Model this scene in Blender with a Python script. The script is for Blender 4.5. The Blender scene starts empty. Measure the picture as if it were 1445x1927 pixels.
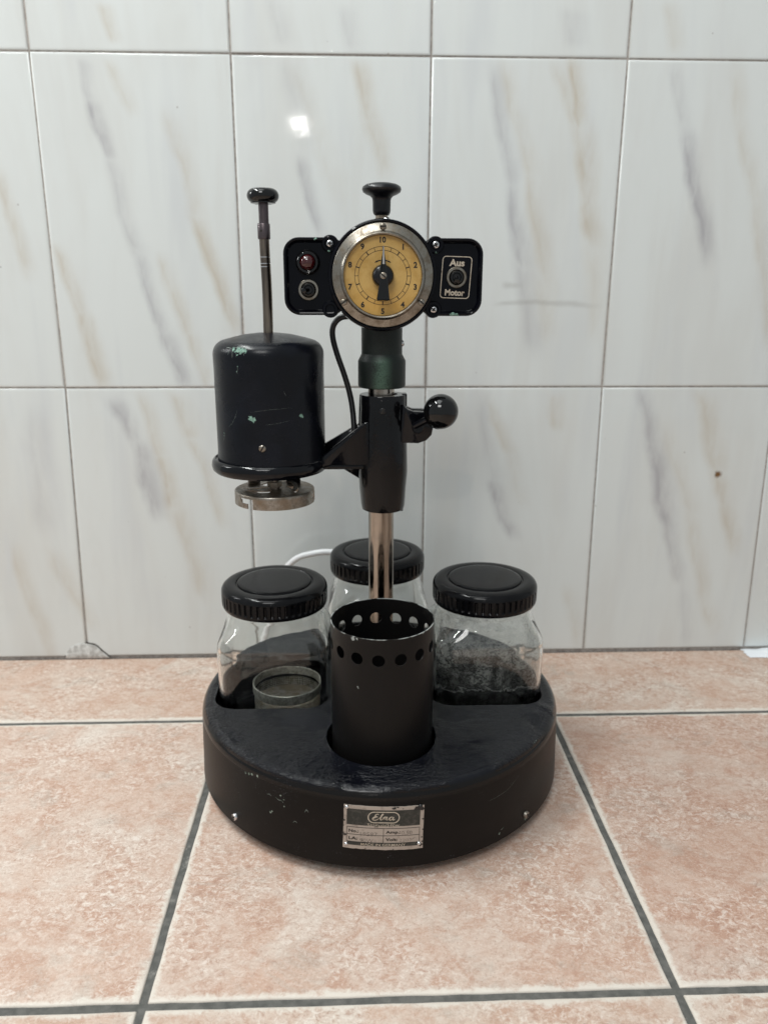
import bpy, bmesh, math, random
from mathutils import Vector, Matrix, noise as mnoise
random.seed(7)
PI = math.pi
S = bpy.context.scene
C = S.collection

# ------------------------------------------------------------------ camera
cam_d = bpy.data.cameras.new('camera'); cam = bpy.data.objects.new('camera', cam_d); C.objects.link(cam)
S.camera = cam
PITCH, YAW, ROLL = .27831, .03761, .00289
CAM = Vector((0, -.89661, .44073))
cy_, sy_, cp_, sp_ = math.cos(YAW), math.sin(YAW), math.cos(PITCH), math.sin(PITCH)
fw = Vector((sy_*cp_, cy_*cp_, -sp_)); rt = Vector((cy_, -sy_, 0)); up = rt.cross(fw)
r2 = math.cos(ROLL)*rt + math.sin(ROLL)*up; u2 = -math.sin(ROLL)*rt + math.cos(ROLL)*up
cam.matrix_world = Matrix(((r2.x, u2.x, -fw.x, CAM.x), (r2.y, u2.y, -fw.y, CAM.y), (r2.z, u2.z, -fw.z, CAM.z), (0, 0, 0, 1)))
cam_d.sensor_fit = 'VERTICAL'; cam_d.sensor_height = 36; cam_d.lens = 36*1483.05/1927
cam_d.clip_start = .01; cam_d.clip_end = 60
cam_d.dof.use_dof = True; cam_d.dof.focus_distance = .61; cam_d.dof.aperture_fstop = 7.0

# ------------------------------------------------------------------ light and exposure
W = bpy.data.worlds.new('World'); S.world = W; W.use_nodes = True
bg = W.node_tree.nodes['Background']; bg.inputs[0].default_value = (.90, .97, 1.0, 1); bg.inputs[1].default_value = .46
def area(name, loc, target, sx, sy, power, col):
    l = bpy.data.lights.new(name, 'AREA'); l.shape = 'RECTANGLE'; l.size = sx; l.size_y = sy; l.energy = power; l.color = col
    o = bpy.data.objects.new(name, l); C.objects.link(o); o.location = loc
    o.rotation_euler = (Vector(target)-Vector(loc)).to_track_quat('-Z', 'Y').to_euler(); return o
area('tube_light', (-.80, -.26, 1.85), (-.1, -.25, 0), 1.1, .10, 22, (.97, 1, .975))
area('side_lamp', (-1.15, -.12, .92), (0, -.22, .25), .05, .30, 2.0, (.98, 1, 1))
area('ceiling_light', (-.35, -1.50, 1.60), (0, -.2, .1), .60, .45, 10, (1, 1, .98))
area('ceiling_light', (-.35, -.70, 2.3), (0, -.2, 0), .9, .9, 9, (.97, 1, .985))
pl = bpy.data.lights.new('ceiling_bulb', 'POINT'); pl.energy = 1.3; pl.shadow_soft_size = .014; pl.color = (1, .97, .92)
plo = bpy.data.objects.new('ceiling_bulb', pl); C.objects.link(plo); plo.location = (-.200, -2.163, 1.000)
S.view_settings.view_transform = 'Standard'; S.view_settings.look = 'None'; S.view_settings.exposure = 0; S.view_settings.gamma = 1
S.cycles.max_bounces = 14; S.cycles.transmission_bounces = 12; S.cycles.glossy_bounces = 6; S.cycles.diffuse_bounces = 4
S.cycles.transparent_max_bounces = 16; S.cycles.caustics_reflective = True; S.cycles.caustics_refractive = True
S.cycles.blur_glossy = .6; S.cycles.sample_clamp_indirect = 4; S.cycles.use_denoising = True

# ------------------------------------------------------------------ node helper
class NT:
    def __init__(s, name):
        s.m = bpy.data.materials.new(name); s.m.use_nodes = True; s.t = s.m.node_tree; s.n = s.t.nodes
        s.b = s.n['Principled BSDF']; s.tc = None; s.geo = None
    def link(s, a, b): s.t.links.new(a, b)
    def put(s, inp, v):
        if isinstance(v, bpy.types.NodeSocket): s.link(v, inp)
        else:
            try: inp.default_value = v
            except Exception: inp.default_value = (v[0], v[1], v[2], 1) if hasattr(v, '__len__') else (v, v, v)
    def obj(s):
        if not s.tc: s.tc = s.n.new('ShaderNodeTexCoord')
        return s.tc.outputs['Object']
    def pos(s):
        if not s.geo: s.geo = s.n.new('ShaderNodeNewGeometry')
        return s.geo.outputs['Position']
    def math(s, op, a, b=None, c=None, clamp=False):
        x = s.n.new('ShaderNodeMath'); x.operation = op; x.use_clamp = clamp
        s.put(x.inputs[0], a)
        if b is not None: s.put(x.inputs[1], b)
        if c is not None: s.put(x.inputs[2], c)
        return x.outputs[0]
    def vmath(s, op, a, b=None, out=0, scale=None):
        x = s.n.new('ShaderNodeVectorMath'); x.operation = op
        s.put(x.inputs[0], a)
        if b is not None: s.put(x.inputs[1], b)
        if scale is not None: s.put(x.inputs[3], scale)
        return x.outputs[out]
    def noise(s, scale, detail=4, rough=.55, dist=0, vec=None, color=False):
        x = s.n.new('ShaderNodeTexNoise'); s.link(vec if vec is not None else s.obj(), x.inputs['Vector'])
        x.inputs['Scale'].default_value = scale; x.inputs['Detail'].default_value = detail
        x.inputs['Roughness'].default_value = rough; x.inputs['Distortion'].default_value = dist
        return x.outputs[1 if color else 0]
    def mr(s, v, a, b, c=0., d=1., smooth=True, clamp=True):
        x = s.n.new('ShaderNodeMapRange'); x.interpolation_type = 'SMOOTHSTEP' if smooth else 'LINEAR'; x.clamp = clamp
        for i, q in enumerate((v, a, b, c, d)): s.put(x.inputs[i], q)
        return x.outputs[0]
    def mix(s, f, a, b, mode='MIX'):
        x = s.n.new('ShaderNodeMix'); x.data_type = 'RGBA'; x.blend_type = mode
        s.put(x.inputs[0], f)
        s.put(x.inputs[6], tuple(a)+(1,) if isinstance(a, (tuple, list)) else a)
        s.put(x.inputs[7], tuple(b)+(1,) if isinstance(b, (tuple, list)) else b)
        return x.outputs[2]
    def sep(s, v):
        x = s.n.new('ShaderNodeSeparateXYZ'); s.link(v, x.inputs[0]); return x.outputs
    def mapping(s, v, scale=(1, 1, 1), rot=(0, 0, 0), loc=(0, 0, 0)):
        x = s.n.new('ShaderNodeMapping'); s.link(v, x.inputs[0]); x.inputs[1].default_value = loc
        x.inputs[2].default_value = rot; x.inputs[3].default_value = scale; return x.outputs[0]
    def bump(s, h, strength=.3, dist=.001, normal=None):
        x = s.n.new('ShaderNodeBump'); x.inputs['Strength'].default_value = strength; x.inputs['Distance'].default_value = dist
        s.link(h, x.inputs['Height'])
        if normal is not None: s.link(normal, x.inputs['Normal'])
        return x.outputs[0]
    def chips(s, lst, nscale=750, amp=1.1):
        n = s.noise(nscale, 3, .6); k = None
        off = s.math('MULTIPLY', s.math('SUBTRACT', n, .5), amp*2.2)
        for (x, y, z, r) in lst:
            d = s.vmath('DISTANCE', s.obj(), (x, y, z), out=1)
            e = s.math('ADD', s.math('DIVIDE', d, r), off)
            m = s.mr(e, 1.0, .88)
            k = m if k is None else s.math('MAXIMUM', k, m)
        return k
    def set(s, **k):
        for a, v in k.items():
            nm = dict(col='Base Color', rough='Roughness', metal='Metallic', normal='Normal', ior='IOR', trans='Transmission Weight', alpha='Alpha', coat='Coat Weight', coatr='Coat Roughness', spec='Specular IOR Level', aniso='Anisotropic').get(a, a)
            if a == 'col' and isinstance(v, (tuple, list)): v = tuple(v)+(1,)
            s.put(s.b.inputs[nm], v)
        return s.m

# ------------------------------------------------------------------ mesh helpers
WL = {}
def empty(name, loc, label, cat, group=None):
    o = bpy.data.objects.new(name, None); C.objects.link(o); o.location = loc; o.empty_display_size = .02
    WL[o] = Vector(loc); o['label'] = label; o['category'] = cat
    if group: o['group'] = group
    return o
def mesh_obj(name, me, mat, parent=None, loc=None):
    o = bpy.data.objects.new(name, me); C.objects.link(o)
    if mat: me.materials.clear(); me.materials.append(mat)
    if parent is not None: o.parent = parent; WL[o] = WL[parent]
    else: o.location = loc or (0, 0, 0); WL[o] = Vector(loc or (0, 0, 0))
    return o
def finish(me, smooth, angle):
    if smooth:
        for p in me.polygons: p.use_smooth = True
        if angle: me.set_sharp_from_angle(angle=math.radians(angle))
def build(name, vf, mat, parent=None, smooth=True, angle=38, loc=None, fix=True):
    V, F = vf
    L = WL[parent] if parent is not None else Vector(loc or (0, 0, 0))
    me = bpy.data.meshes.new(name)
    me.from_pydata([(Vector(v)-L)[:] for v in V], [], F)
    if fix:
        b = bmesh.new(); b.from_mesh(me); bmesh.ops.remove_doubles(b, verts=b.verts, dist=1e-6)
        bmesh.ops.recalc_face_normals(b, faces=b.faces); b.to_mesh(me); b.free()
    finish(me, smooth, angle)
    return mesh_obj(name, me, mat, parent, loc)
def from_bm(name, b, mat, parent=None, smooth=True, angle=38, loc=None):
    L = WL[parent] if parent is not None else Vector(loc or (0, 0, 0))
    bmesh.ops.remove_doubles(b, verts=b.verts, dist=1e-6)
    for v in b.verts: v.co -= L
    bmesh.ops.recalc_face_normals(b, faces=b.faces)
    me = bpy.data.meshes.new(name); b.to_mesh(me); b.free(); finish(me, smooth, angle)
    return mesh_obj(name, me, mat, parent, loc)
def join(*vfs):
    V, F = [], []
    for v, f in vfs:
        k = len(V); V += list(v); F += [tuple(i+k for i in q) for q in f]
    return V, F
def frame_for(d):
    d = Vector(d).normalized(); a = Vector((0, 0, 1)) if abs(d.z) < .9 else Vector((1, 0, 0))
    x = a.cross(d).normalized(); return x, d.cross(x), d
def lathe(prof, c=(0, 0, 0), axis=(0, 0, 1), n=64, closed=False):
    # prof: (radius, height along the axis) from c
    x, y, d = frame_for(axis) if tuple(axis) != (0, 0, 1) else (Vector((1, 0, 0)), Vector((0, 1, 0)), Vector((0, 0, 1)))
    c = Vector(c); V, F = [], []; rows = []
    for r, h in prof:
        if r < 1e-7: rows.append([len(V)]); V.append(c+d*h)
        else:
            rows.append(list(range(len(V), len(V)+n)))
            for i in range(n):
                t = 2*PI*i/n; V.append(c+d*h+x*(r*math.cos(t))+y*(r*math.sin(t)))
    pairs = list(zip(rows[:-1], rows[1:]))
    if closed: pairs.append((rows[-1], rows[0]))
    for a, b in pairs:
        if len(a) == 1 and len(b) == 1: continue
        for i in range(n):
            j = (i+1) % n
            if len(a) == 1: F.append((a[0], b[i], b[j]))
            elif len(b) == 1: F.append((a[i], b[0], a[j]))
            else: F.append((a[i], a[j], b[j], b[i]))
    return V, F
def arc(cx, cz, r, a0, a1, n=6):
    return [(cx+r*math.cos(math.radians(a0+(a1-a0)*i/n)), cz+r*math.sin(math.radians(a0+(a1-a0)*i/n))) for i in range(n+1)]
def tube(pts, r, n=12, caps=True, sub=0):
    P = [Vector(p) for p in pts]
    if sub:
        Q = []
        for i in range(len(P)-1):
            a, b, c_, d = P[max(i-1, 0)], P[i], P[i+1], P[min(i+2, len(P)-1)]
            for k in range(sub):
                t = k/sub
                Q.append(.5*((2*b)+(c_-a)*t+(2*a-5*b+4*c_-d)*t*t+(3*b-a-3*c_+d)*t**3))
        Q.append(P[-1]); P = Q
    R = r if callable(r) else (lambda t: r)
    V, F = [], []; t0 = (P[1]-P[0]).normalized(); x, y, _ = frame_for(t0)
    for i, p in enumerate(P):
        t = (P[min(i+1, len(P)-1)]-P[max(i-1, 0)]).normalized()
        x = (x-t*x.dot(t)).normalized(); y = t.cross(x); rr = R(i/(len(P)-1))
        for k in range(n):
            a = 2*PI*k/n; V.append(p+x*(rr*math.cos(a))+y*(rr*math.sin(a)))
    for i in range(len(P)-1):
        for k in range(n):
            F.append((i*n+k, i*n+(k+1) % n, (i+1)*n+(k+1) % n, (i+1)*n+k))
    if caps: F.append(tuple(range(n))[::-1]); F.append(tuple((len(P)-1)*n+k for k in range(n)))
    return V, F
def rrect(cx, cy, hx, hy, r, n=6):
    out = []
    for sx, sy, a in ((1, 1, 0), (-1, 1, 90), (-1, -1, 180), (1, -1, 270)):
        for i in range(n+1):
            t = math.radians(a+90*i/n); out.append((cx+sx*(hx-r)+r*math.cos(t), cy+sy*(hy-r)+r*math.sin(t)))
    return out
def prism(loop, f, depths, insets=None):
    """loop: 2D outline; f(u,v,w)->3D; depths: w per ring (first & last capped); insets shrink toward the centroid along normals"""
    n = len(loop); V, F = [], []
    insets = insets or [0]*len(depths)
    nr = []
    for i in range(n):
        a, b = Vector(loop[i-1]), Vector(loop[(i+1) % n]); t = (b-a).normalized(); nr.append(Vector((t.y, -t.x)))
    area2 = sum(loop[i-1][0]*loop[i][1]-loop[i][0]*loop[i-1][1] for i in range(n))
    sg = 1 if area2 > 0 else -1
    for w, ins in zip(depths, insets):
        for i in range(n):
            p = Vector(loop[i])-nr[i]*(sg*ins); V.append(Vector(f(p.x, p.y, w)))
    for k in range(len(depths)-1):
        for i in range(n):
            j = (i+1) % n; F.append((k*n+i, k*n+j, (k+1)*n+j, (k+1)*n+i))
    F.append(tuple(range(n))[::-1]); F.append(tuple((len(depths)-1)*n+i for i in range(n)))
    return V, F
def boxbm(c, s, bev=0, seg=2):
    b = bmesh.new(); bmesh.ops.create_cube(b, size=1)
    for v in b.verts: v.co = Vector((v.co.x*s[0], v.co.y*s[1], v.co.z*s[2]))+Vector(c)
    if bev: bmesh.ops.bevel(b, geom=b.edges[:], offset=bev, segments=seg, profile=.5, affect='EDGES')
    return b
def text_vf(body, size, bold=0, shear=0, align='CENTER', res=3):
    cu = bpy.data.curves.new('text', 'FONT'); cu.body = body; cu.size = size; cu.offset = bold; cu.shear = shear
    cu.align_x = align; cu.align_y = 'CENTER'; cu.resolution_u = res
    o = bpy.data.objects.new('text', cu); C.objects.link(o); bpy.context.view_layer.update()
    me = bpy.data.meshes.new_from_object(o); V = [v.co.copy() for v in me.vertices]; F = [tuple(p.vertices) for p in me.polygons]
    bpy.data.objects.remove(o); bpy.data.curves.remove(cu); bpy.data.meshes.remove(me)
    return V, F
def fit_text(body, x0, x1, y0, y1, f, bold=0, shear=0):
    """text scaled to fill the box x0..x1, y0..y1 of a 2D layout, then mapped by f(u, v)"""
    V, F = text_vf(body, 1, bold, shear)
    a, b = min(v.x for v in V), max(v.x for v in V); c, d = min(v.y for v in V), max(v.y for v in V)
    return [Vector(f(x0+(v.x-a)/(b-a)*(x1-x0), y0+(v.y-c)/(d-c)*(y1-y0))) for v in V], F
def stroke2d(pts, w, f, closed=False):
    """flat ribbon of width w (or list of widths) along 2D points, mapped by f(u,v)"""
    n = len(pts); V, F = [], []
    for i in range(n):
        a = Vector(pts[i-1] if (i or closed) else pts[0]); b = Vector(pts[(i+1) % n] if (i < n-1 or closed) else pts[-1])
        t = (b-a).normalized(); nn = Vector((-t.y, t.x)); ww = (w[i] if isinstance(w, (list, tuple)) else w)/2
        p = Vector(pts[i]); V += [Vector(f(*(p+nn*ww))), Vector(f(*(p-nn*ww)))]
    for i in range(n if closed else n-1):
        j = (i+1) % n; F.append((2*i, 2*i+1, 2*j+1, 2*j))
    return V, F
def spline2d(P, sub=6):
    P = [Vector(p) for p in P]; Q = []
    for i in range(len(P)-1):
        a, b, c_, d = P[max(i-1, 0)], P[i], P[i+1], P[min(i+2, len(P)-1)]
        for k in range(sub):
            t = k/sub; Q.append(.5*((2*b)+(c_-a)*t+(2*a-5*b+4*c_-d)*t*t+(3*b-a-3*c_+d)*t**3))
    Q.append(P[-1]); return [q[:] for q in Q]

# ------------------------------------------------------------------ wall
VG = [(-0.2744,0.6594,-0.2643,0.6169,0.50,0.0040),(-0.2654,0.6218,-0.2528,0.5670,1.00,0.0046),(-0.2551,0.5721,-0.2303,0.4618,0.50,0.0053),(-0.2357,0.4781,-0.2093,0.3778,0.80,0.0046),(-0.2138,0.3950,-0.1919,0.3322,0.90,0.0059),(-0.0685,0.6628,-0.0522,0.5686,0.25,0.0092),(-0.0565,0.5737,-0.0370,0.4925,0.70,0.0046),(0.1408,0.6629,0.1675,0.5391,0.60,0.0059),(0.1641,0.5496,0.1859,0.4578,0.80,0.0059),(0.1792,0.4744,0.1994,0.3720,0.50,0.0079),(0.3281,0.6626,0.3486,0.6028,0.50,0.0053),(0.3452,0.6130,0.3856,0.4697,1.00,0.0066),(-0.3652,0.3075,-0.3638,0.1638,0.30,0.0092),(-0.2754,0.3222,-0.2506,0.2646,0.80,0.0066),(-0.2526,0.2769,-0.2316,0.1822,1.00,0.0073),(0.1396,0.3274,0.1679,0.1922,0.35,0.0059),(0.1602,0.2246,0.1844,0.1510,0.90,0.0059),(0.3248,0.3270,0.3516,0.2555,0.80,0.0059),(0.3453,0.2745,0.3736,0.1506,1.00,0.0073),(0.3683,0.1708,0.3966,0.0884,0.60,0.0066),(0.3951,0.1024,0.4160,0.0021,0.30,0.0066),(-0.0827,0.7145,-0.0708,0.6771,0.30,0.0066),(-0.0115,0.7155,-0.0002,0.6708,0.30,0.0079),(0.2161,0.7093,0.2213,0.6735,0.30,0.0079)]
VO = [(-0.2476,0.7085,-0.2392,0.6750,0.70,0.0046),(-0.2496,0.6597,-0.2263,0.6099,0.50,0.0053),(-0.1896,0.6103,-0.1653,0.5052,0.60,0.0059),(-0.1685,0.5158,-0.1327,0.3922,1.00,0.0059),(-0.3195,0.4804,-0.2992,0.4062,0.80,0.0053),(-0.3009,0.4174,-0.2819,0.3335,1.00,0.0059),(-0.2084,0.4674,-0.1856,0.3835,0.70,0.0053),(-0.1878,0.3950,-0.1652,0.3333,0.70,0.0053),(-0.3661,0.5509,-0.3521,0.4505,0.80,0.0053),(0.0030,0.6627,0.0202,0.6048,0.90,0.0066),(0.0174,0.6198,0.0302,0.5512,0.70,0.0066),(-0.0606,0.6581,-0.0139,0.5220,0.30,0.0079),(0.1534,0.6630,0.1900,0.5445,0.60,0.0066),(0.1835,0.5602,0.2140,0.4298,0.70,0.0059),(0.2056,0.4523,0.2138,0.3837,0.50,0.0059),(0.2230,0.6648,0.2389,0.5967,1.10,0.0053),(0.2338,0.6119,0.2589,0.4802,1.00,0.0079),(0.2086,0.6563,0.2381,0.5916,0.50,0.0059),(0.2532,0.5021,0.2681,0.3837,0.40,0.0086),(0.3938,0.6634,0.4444,0.4755,0.50,0.0059),(0.4355,0.5194,0.4680,0.3779,0.60,0.0059),(-0.2417,0.3222,-0.2224,0.2396,0.60,0.0059),(-0.2245,0.2521,-0.2138,0.1885,1.00,0.0059),(-0.2148,0.2014,-0.1833,0.0779,0.60,0.0079),(-0.2043,0.3251,-0.1870,0.2705,0.70,0.0079),(-0.1896,0.2766,-0.1562,0.1685,0.60,0.0059),(-0.4000,0.1444,-0.3780,-0.0003,0.60,0.0059),(-0.3607,0.1374,-0.3261,0.0415,0.50,0.0066),(0.1503,0.3183,0.1811,0.2500,0.60,0.0053),(0.1774,0.2627,0.1997,0.1919,0.30,0.0053),(0.2223,0.3230,0.2306,0.2781,0.60,0.0059),(0.3941,0.3269,0.4308,0.2295,0.70,0.0079),(0.4255,0.2360,0.4557,0.1328,0.80,0.0066),(0.3598,0.2870,0.4041,0.1705,0.40,0.0079),(0.3961,0.1839,0.4442,0.0236,0.50,0.0073),(0.2575,0.0900,0.2767,0.0041,0.40,0.0059),(0.3183,0.7202,0.3277,0.6724,0.40,0.0059)]

def vein_group():
    g = bpy.data.node_groups.new('marble_vein', 'ShaderNodeTree')
    for nm in ('X', 'Z', 'x0', 'z0', 'x1', 'z1', 's', 'w'): g.interface.new_socket(nm, in_out='INPUT', socket_type='NodeSocketFloat')
    g.interface.new_socket('m', in_out='OUTPUT', socket_type='NodeSocketFloat')
    gi = g.nodes.new('NodeGroupInput'); go = g.nodes.new('NodeGroupOutput')
    def mth(op, *a):
        x = g.nodes.new('ShaderNodeMath'); x.operation = op
        for i, v in enumerate(a):
            if isinstance(v, (int, float)): x.inputs[i].default_value = v
            else: g.links.new(v, x.inputs[i])
        return x.outputs[0]
    def mr(v, a, b, c, d, clamp=True, smooth=False):
        x = g.nodes.new('ShaderNodeMapRange'); x.clamp = clamp; x.interpolation_type = 'SMOOTHSTEP' if smooth else 'LINEAR'
        for i, q in enumerate((v, a, b, c, d)):
            if isinstance(q, (int, float)): x.inputs[i].default_value = q
            else: g.links.new(q, x.inputs[i])
        return x.outputs[0]
    I = gi.outputs
    t = mr(I['Z'], I['z0'], I['z1'], 0, 1, clamp=False)
    xc = mth('ADD', I['x0'], mth('MULTIPLY', t, mth('SUBTRACT', I['x1'], I['x0'])))
    d = mth('SUBTRACT', I['X'], xc)
    # sharper on the left flank, soft on the right, like the printed veins
    a = mr(d, mth('MULTIPLY', I['w'], -1.7), 0, 0, 1, smooth=True)
    b = mr(d, 0, mth('MULTIPLY', I['w'], 3.4), 1, 0, smooth=True)
    wd = mth('MULTIPLY', mr(t, -.12, .2, 0, 1, smooth=True), mr(t, .8, 1.12, 1, 0, smooth=True))
    core = mr(mth('ABSOLUTE', d), 0, mth('MULTIPLY', I['w'], .55), 1, 0, smooth=True)
    o = mth('MULTIPLY', mth('MULTIPLY', mth('MULTIPLY_ADD', core, .18, mth('MULTIPLY', mth('MULTIPLY', a, b), .85)), wd), I['s'])
    g.links.new(o, go.inputs[0]); return g

VGRP = vein_group()
def wall_mat(x0, x1, z0, z1):
    m = NT('glazed_marble_tile'); g = VGRP; P = m.pos()
    sel = lambda L: [v for v in L if x0-.03 < (v[0]+v[2])/2 < x1+.03 and z0-.005 < (v[1]+v[3])/2 < z1+.005]
    near = lambda x, z: x0-.03 < x < x1+.03 and z0 < z < z1
    low = m.noise(14, 2, .5, vec=P, color=True); hi = m.noise(70, 4, .6, vec=P, color=True)
    wrp = m.vmath('ADD', m.vmath('SCALE', m.vmath('SUBTRACT', low, (.5, .5, .5)), scale=.022), m.vmath('SCALE', m.vmath('SUBTRACT', hi, (.5, .5, .5)), scale=.0035))
    X, Y, Z = m.sep(m.vmath('ADD', P, wrp))
    px, py, pz = m.sep(P)
    def veins(L):
        k = None
        for v in L:
            x = m.n.new('ShaderNodeGroup'); x.node_tree = g; m.link(X, x.inputs[0]); m.link(Z, x.inputs[1])
            for i in range(6): x.inputs[2+i].default_value = v[i]
            k = x.outputs[0] if k is None else m.math('MAXIMUM', k, x.outputs[0])
        return k
    brk = m.mr(m.noise(55, 3, .6, vec=m.mapping(P, scale=(1, 1, .35))), .32, .62, .45, 1.0)
    kg, ko = veins(sel(VG)), veins(sel(VO))
    vg = m.math('MULTIPLY', kg, brk) if kg else None; vo = m.math('MULTIPLY', ko, brk) if ko else None
    # broad faint streaks following the veins
    st = m.noise(9, 4, .6, .4, vec=m.mapping(P, rot=(0, math.radians(14), 0), scale=(1.6, 1, .28)))
    base = m.mix(m.mr(st, .42, .70), (.705, .735, .725), (.665, .682, .665))
    st2 = m.noise(12, 3, .6, .3, vec=m.mapping(P, rot=(0, math.radians(14), 0), scale=(1.5, 1, .25), loc=(3, 0, 1)))
    base = m.mix(m.mr(st2, .5, .75, 0, .7), base, (.625, .650, .660))
    c = base
    if vo: c = m.mix(m.math('MULTIPLY', vo, .62), base, (.50, .43, .33))
    if vg: c = m.mix(m.math('MULTIPLY', vg, .72), c, (.36, .35, .375))
    # the level smudges right of the head, specks, rust spot
    if near(.22, .43):
        sm = m.math('MULTIPLY', m.mr(m.math('ABSOLUTE', m.math('SUBTRACT', Z, .4235)), .0045, 0), m.math('MULTIPLY', m.mr(px, .150, .168), m.mr(px, .285, .24)))
        sm2 = m.math('MULTIPLY', m.mr(m.math('ABSOLUTE', m.math('SUBTRACT', Z, .442)), .005, 0), m.math('MULTIPLY', m.mr(px, .160, .168), m.mr(px, .19, .175)))
        c = m.mix(m.math('MULTIPLY', m.math('MAXIMUM', sm, sm2), .33), c, (.33, .32, .29))
    vo_ = m.n.new('ShaderNodeTexVoronoi'); m.link(P, vo_.inputs['Vector']); vo_.inputs['Scale'].default_value = 24
    spk = m.mr(vo_.outputs['Distance'], .036, .018)
    c = m.mix(m.math('MULTIPLY', spk, .45), c, (.3, .27, .25))
    if near(.4298, .2276):
        rd = m.vmath('DISTANCE', m.vmath('MULTIPLY', P, (1, 0, 1)), (.4298, 0, .2276), out=1)
        rn = m.math('ADD', rd, m.math('MULTIPLY', m.math('SUBTRACT', m.noise(300, 2, vec=P), .5), .006))
        c = m.mix(m.mr(rn, .0060, .0015), c, (.17, .085, .03))
    lump = m.noise(26, 2, .5, vec=P); fine = m.noise(240, 2, .5, vec=P)
    h = m.math('ADD', m.math('MULTIPLY', lump, 1.0), m.math('MULTIPLY', fine, .03))
    return m.set(col=c, rough=m.mr(m.noise(30, 3, vec=P), .3, .7, .045, .075), spec=.45, normal=m.bump(h, .20, .0012))
m = NT('wall_grout'); n_ = m.noise(220, 4, .6, vec=m.pos()); M_WGROUT = m.set(col=m.mix(m.mr(n_, .35, .7), (.46, .42, .39), (.30, .265, .24)), rough=.9, normal=m.bump(n_, .5, .0006))

COLS = [-.9290, -.7265, -.5245, -.3225, -.1224, .0805, .2830, .4856, .6880, .8905]
COLS0 = [-.9330, -.7310, -.5300, -.3301, -.1214, .0806, .2852, .4903, .6925, .8955]
ROWS = [.0022, .3312, .6668, 1.0025, 1.34]
wall_bm = bmesh.new()
bmesh.ops.create_cube(wall_bm, size=1)
for v in wall_bm.verts: v.co = Vector((v.co.x*2.4-.02, v.co.y*.05+.0268, v.co.z*1.42+.66))
wall = from_bm('wall', wall_bm, M_WGROUT, smooth=False); wall['kind'] = 'structure'
def tile_quad(a, b, c, d, g, rnd):
    """glazed tile between four grid corners a,b,c,d (x,z), g half joint; pillowed edge; front at y=0"""
    cx = (a[0]+b[0]+c[0]+d[0])/4; cz = (a[1]+b[1]+c[1]+d[1])/4
    tx, tz, ty = rnd.uniform(-.0004, .0004), rnd.uniform(-.0004, .0004), rnd.uniform(0, .0003)
    V, F = [], []
    for ins, y in ((0, .0070), (0, .0009), (.0004, .00035), (.0012, .00007), (.0026, 0), (.0036, 0)):
        for (x, z) in (a, b, c, d):
            sx = 1 if x < cx else -1; sz = 1 if z < cz else -1
            xx = x+sx*(g+ins); zz = z+sz*(g+ins)
            V.append((xx, y+ty+tx*(xx-cx)/.1+tz*(zz-cz)/.17, zz))
    for k in range(5):
        for i in range(4):
            j = (i+1) % 4; F.append((k*4+i, k*4+j, k*4+4+j, k*4+4+i))
    F.append((20, 21, 22, 23)); return V, F
rnd = random.Random(3)
for r in range(4):
    for cidx in range(len(COLS)-1):
        lo = COLS0 if r == 0 else COLS
        a, b = (lo[cidx], ROWS[r]), (lo[cidx+1], ROWS[r]); c_, d = (COLS[cidx+1], ROWS[r+1]), (COLS[cidx], ROWS[r+1])
        build('tile', tile_quad(a, b, c_, d, .0009, rnd), wall_mat(COLS[cidx], COLS[cidx+1], ROWS[r], ROWS[r+1]), wall, angle=60)
# broken corner mended with plaster at the foot of the wall
m = NT('rough_plaster'); n_ = m.noise(160, 5, .65, vec=m.pos())
M_PLAST = m.set(col=m.mix(m.mr(n_, .35, .65), (.42, .41, .39), (.66, .66, .64)), rough=.9, normal=m.bump(n_, .9, .002))
pp = [(-.3570, .000), (-.3545, .0085), (-.3500, .0145), (-.3420, .0185), (-.3335, .0200), (-.3260, .0188), (-.3190, .0165), (-.3135, .0105), (-.3085, .0055), (-.3030, .000)]
build('plaster_patch', prism(pp, lambda u, v, w: (u, w, v), [.004, -.0010, -.0016], [0, 0, .0012]), M_PLAST, wall)
m = NT('dark_gap'); M_GAP = m.set(col=(.10, .09, .08), rough=.95)
gp = spline2d([(p[0]*1.0+(.0006 if p[0] > -.33 else -.0006), p[1]+.0010) for p in pp], 3)
build('crack', stroke2d(gp, [.0012+.0010*abs(math.sin(i*1.9)) for i in range(len(gp))], lambda u, v: (u, -.0003, v)), M_GAP, wall)

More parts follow.
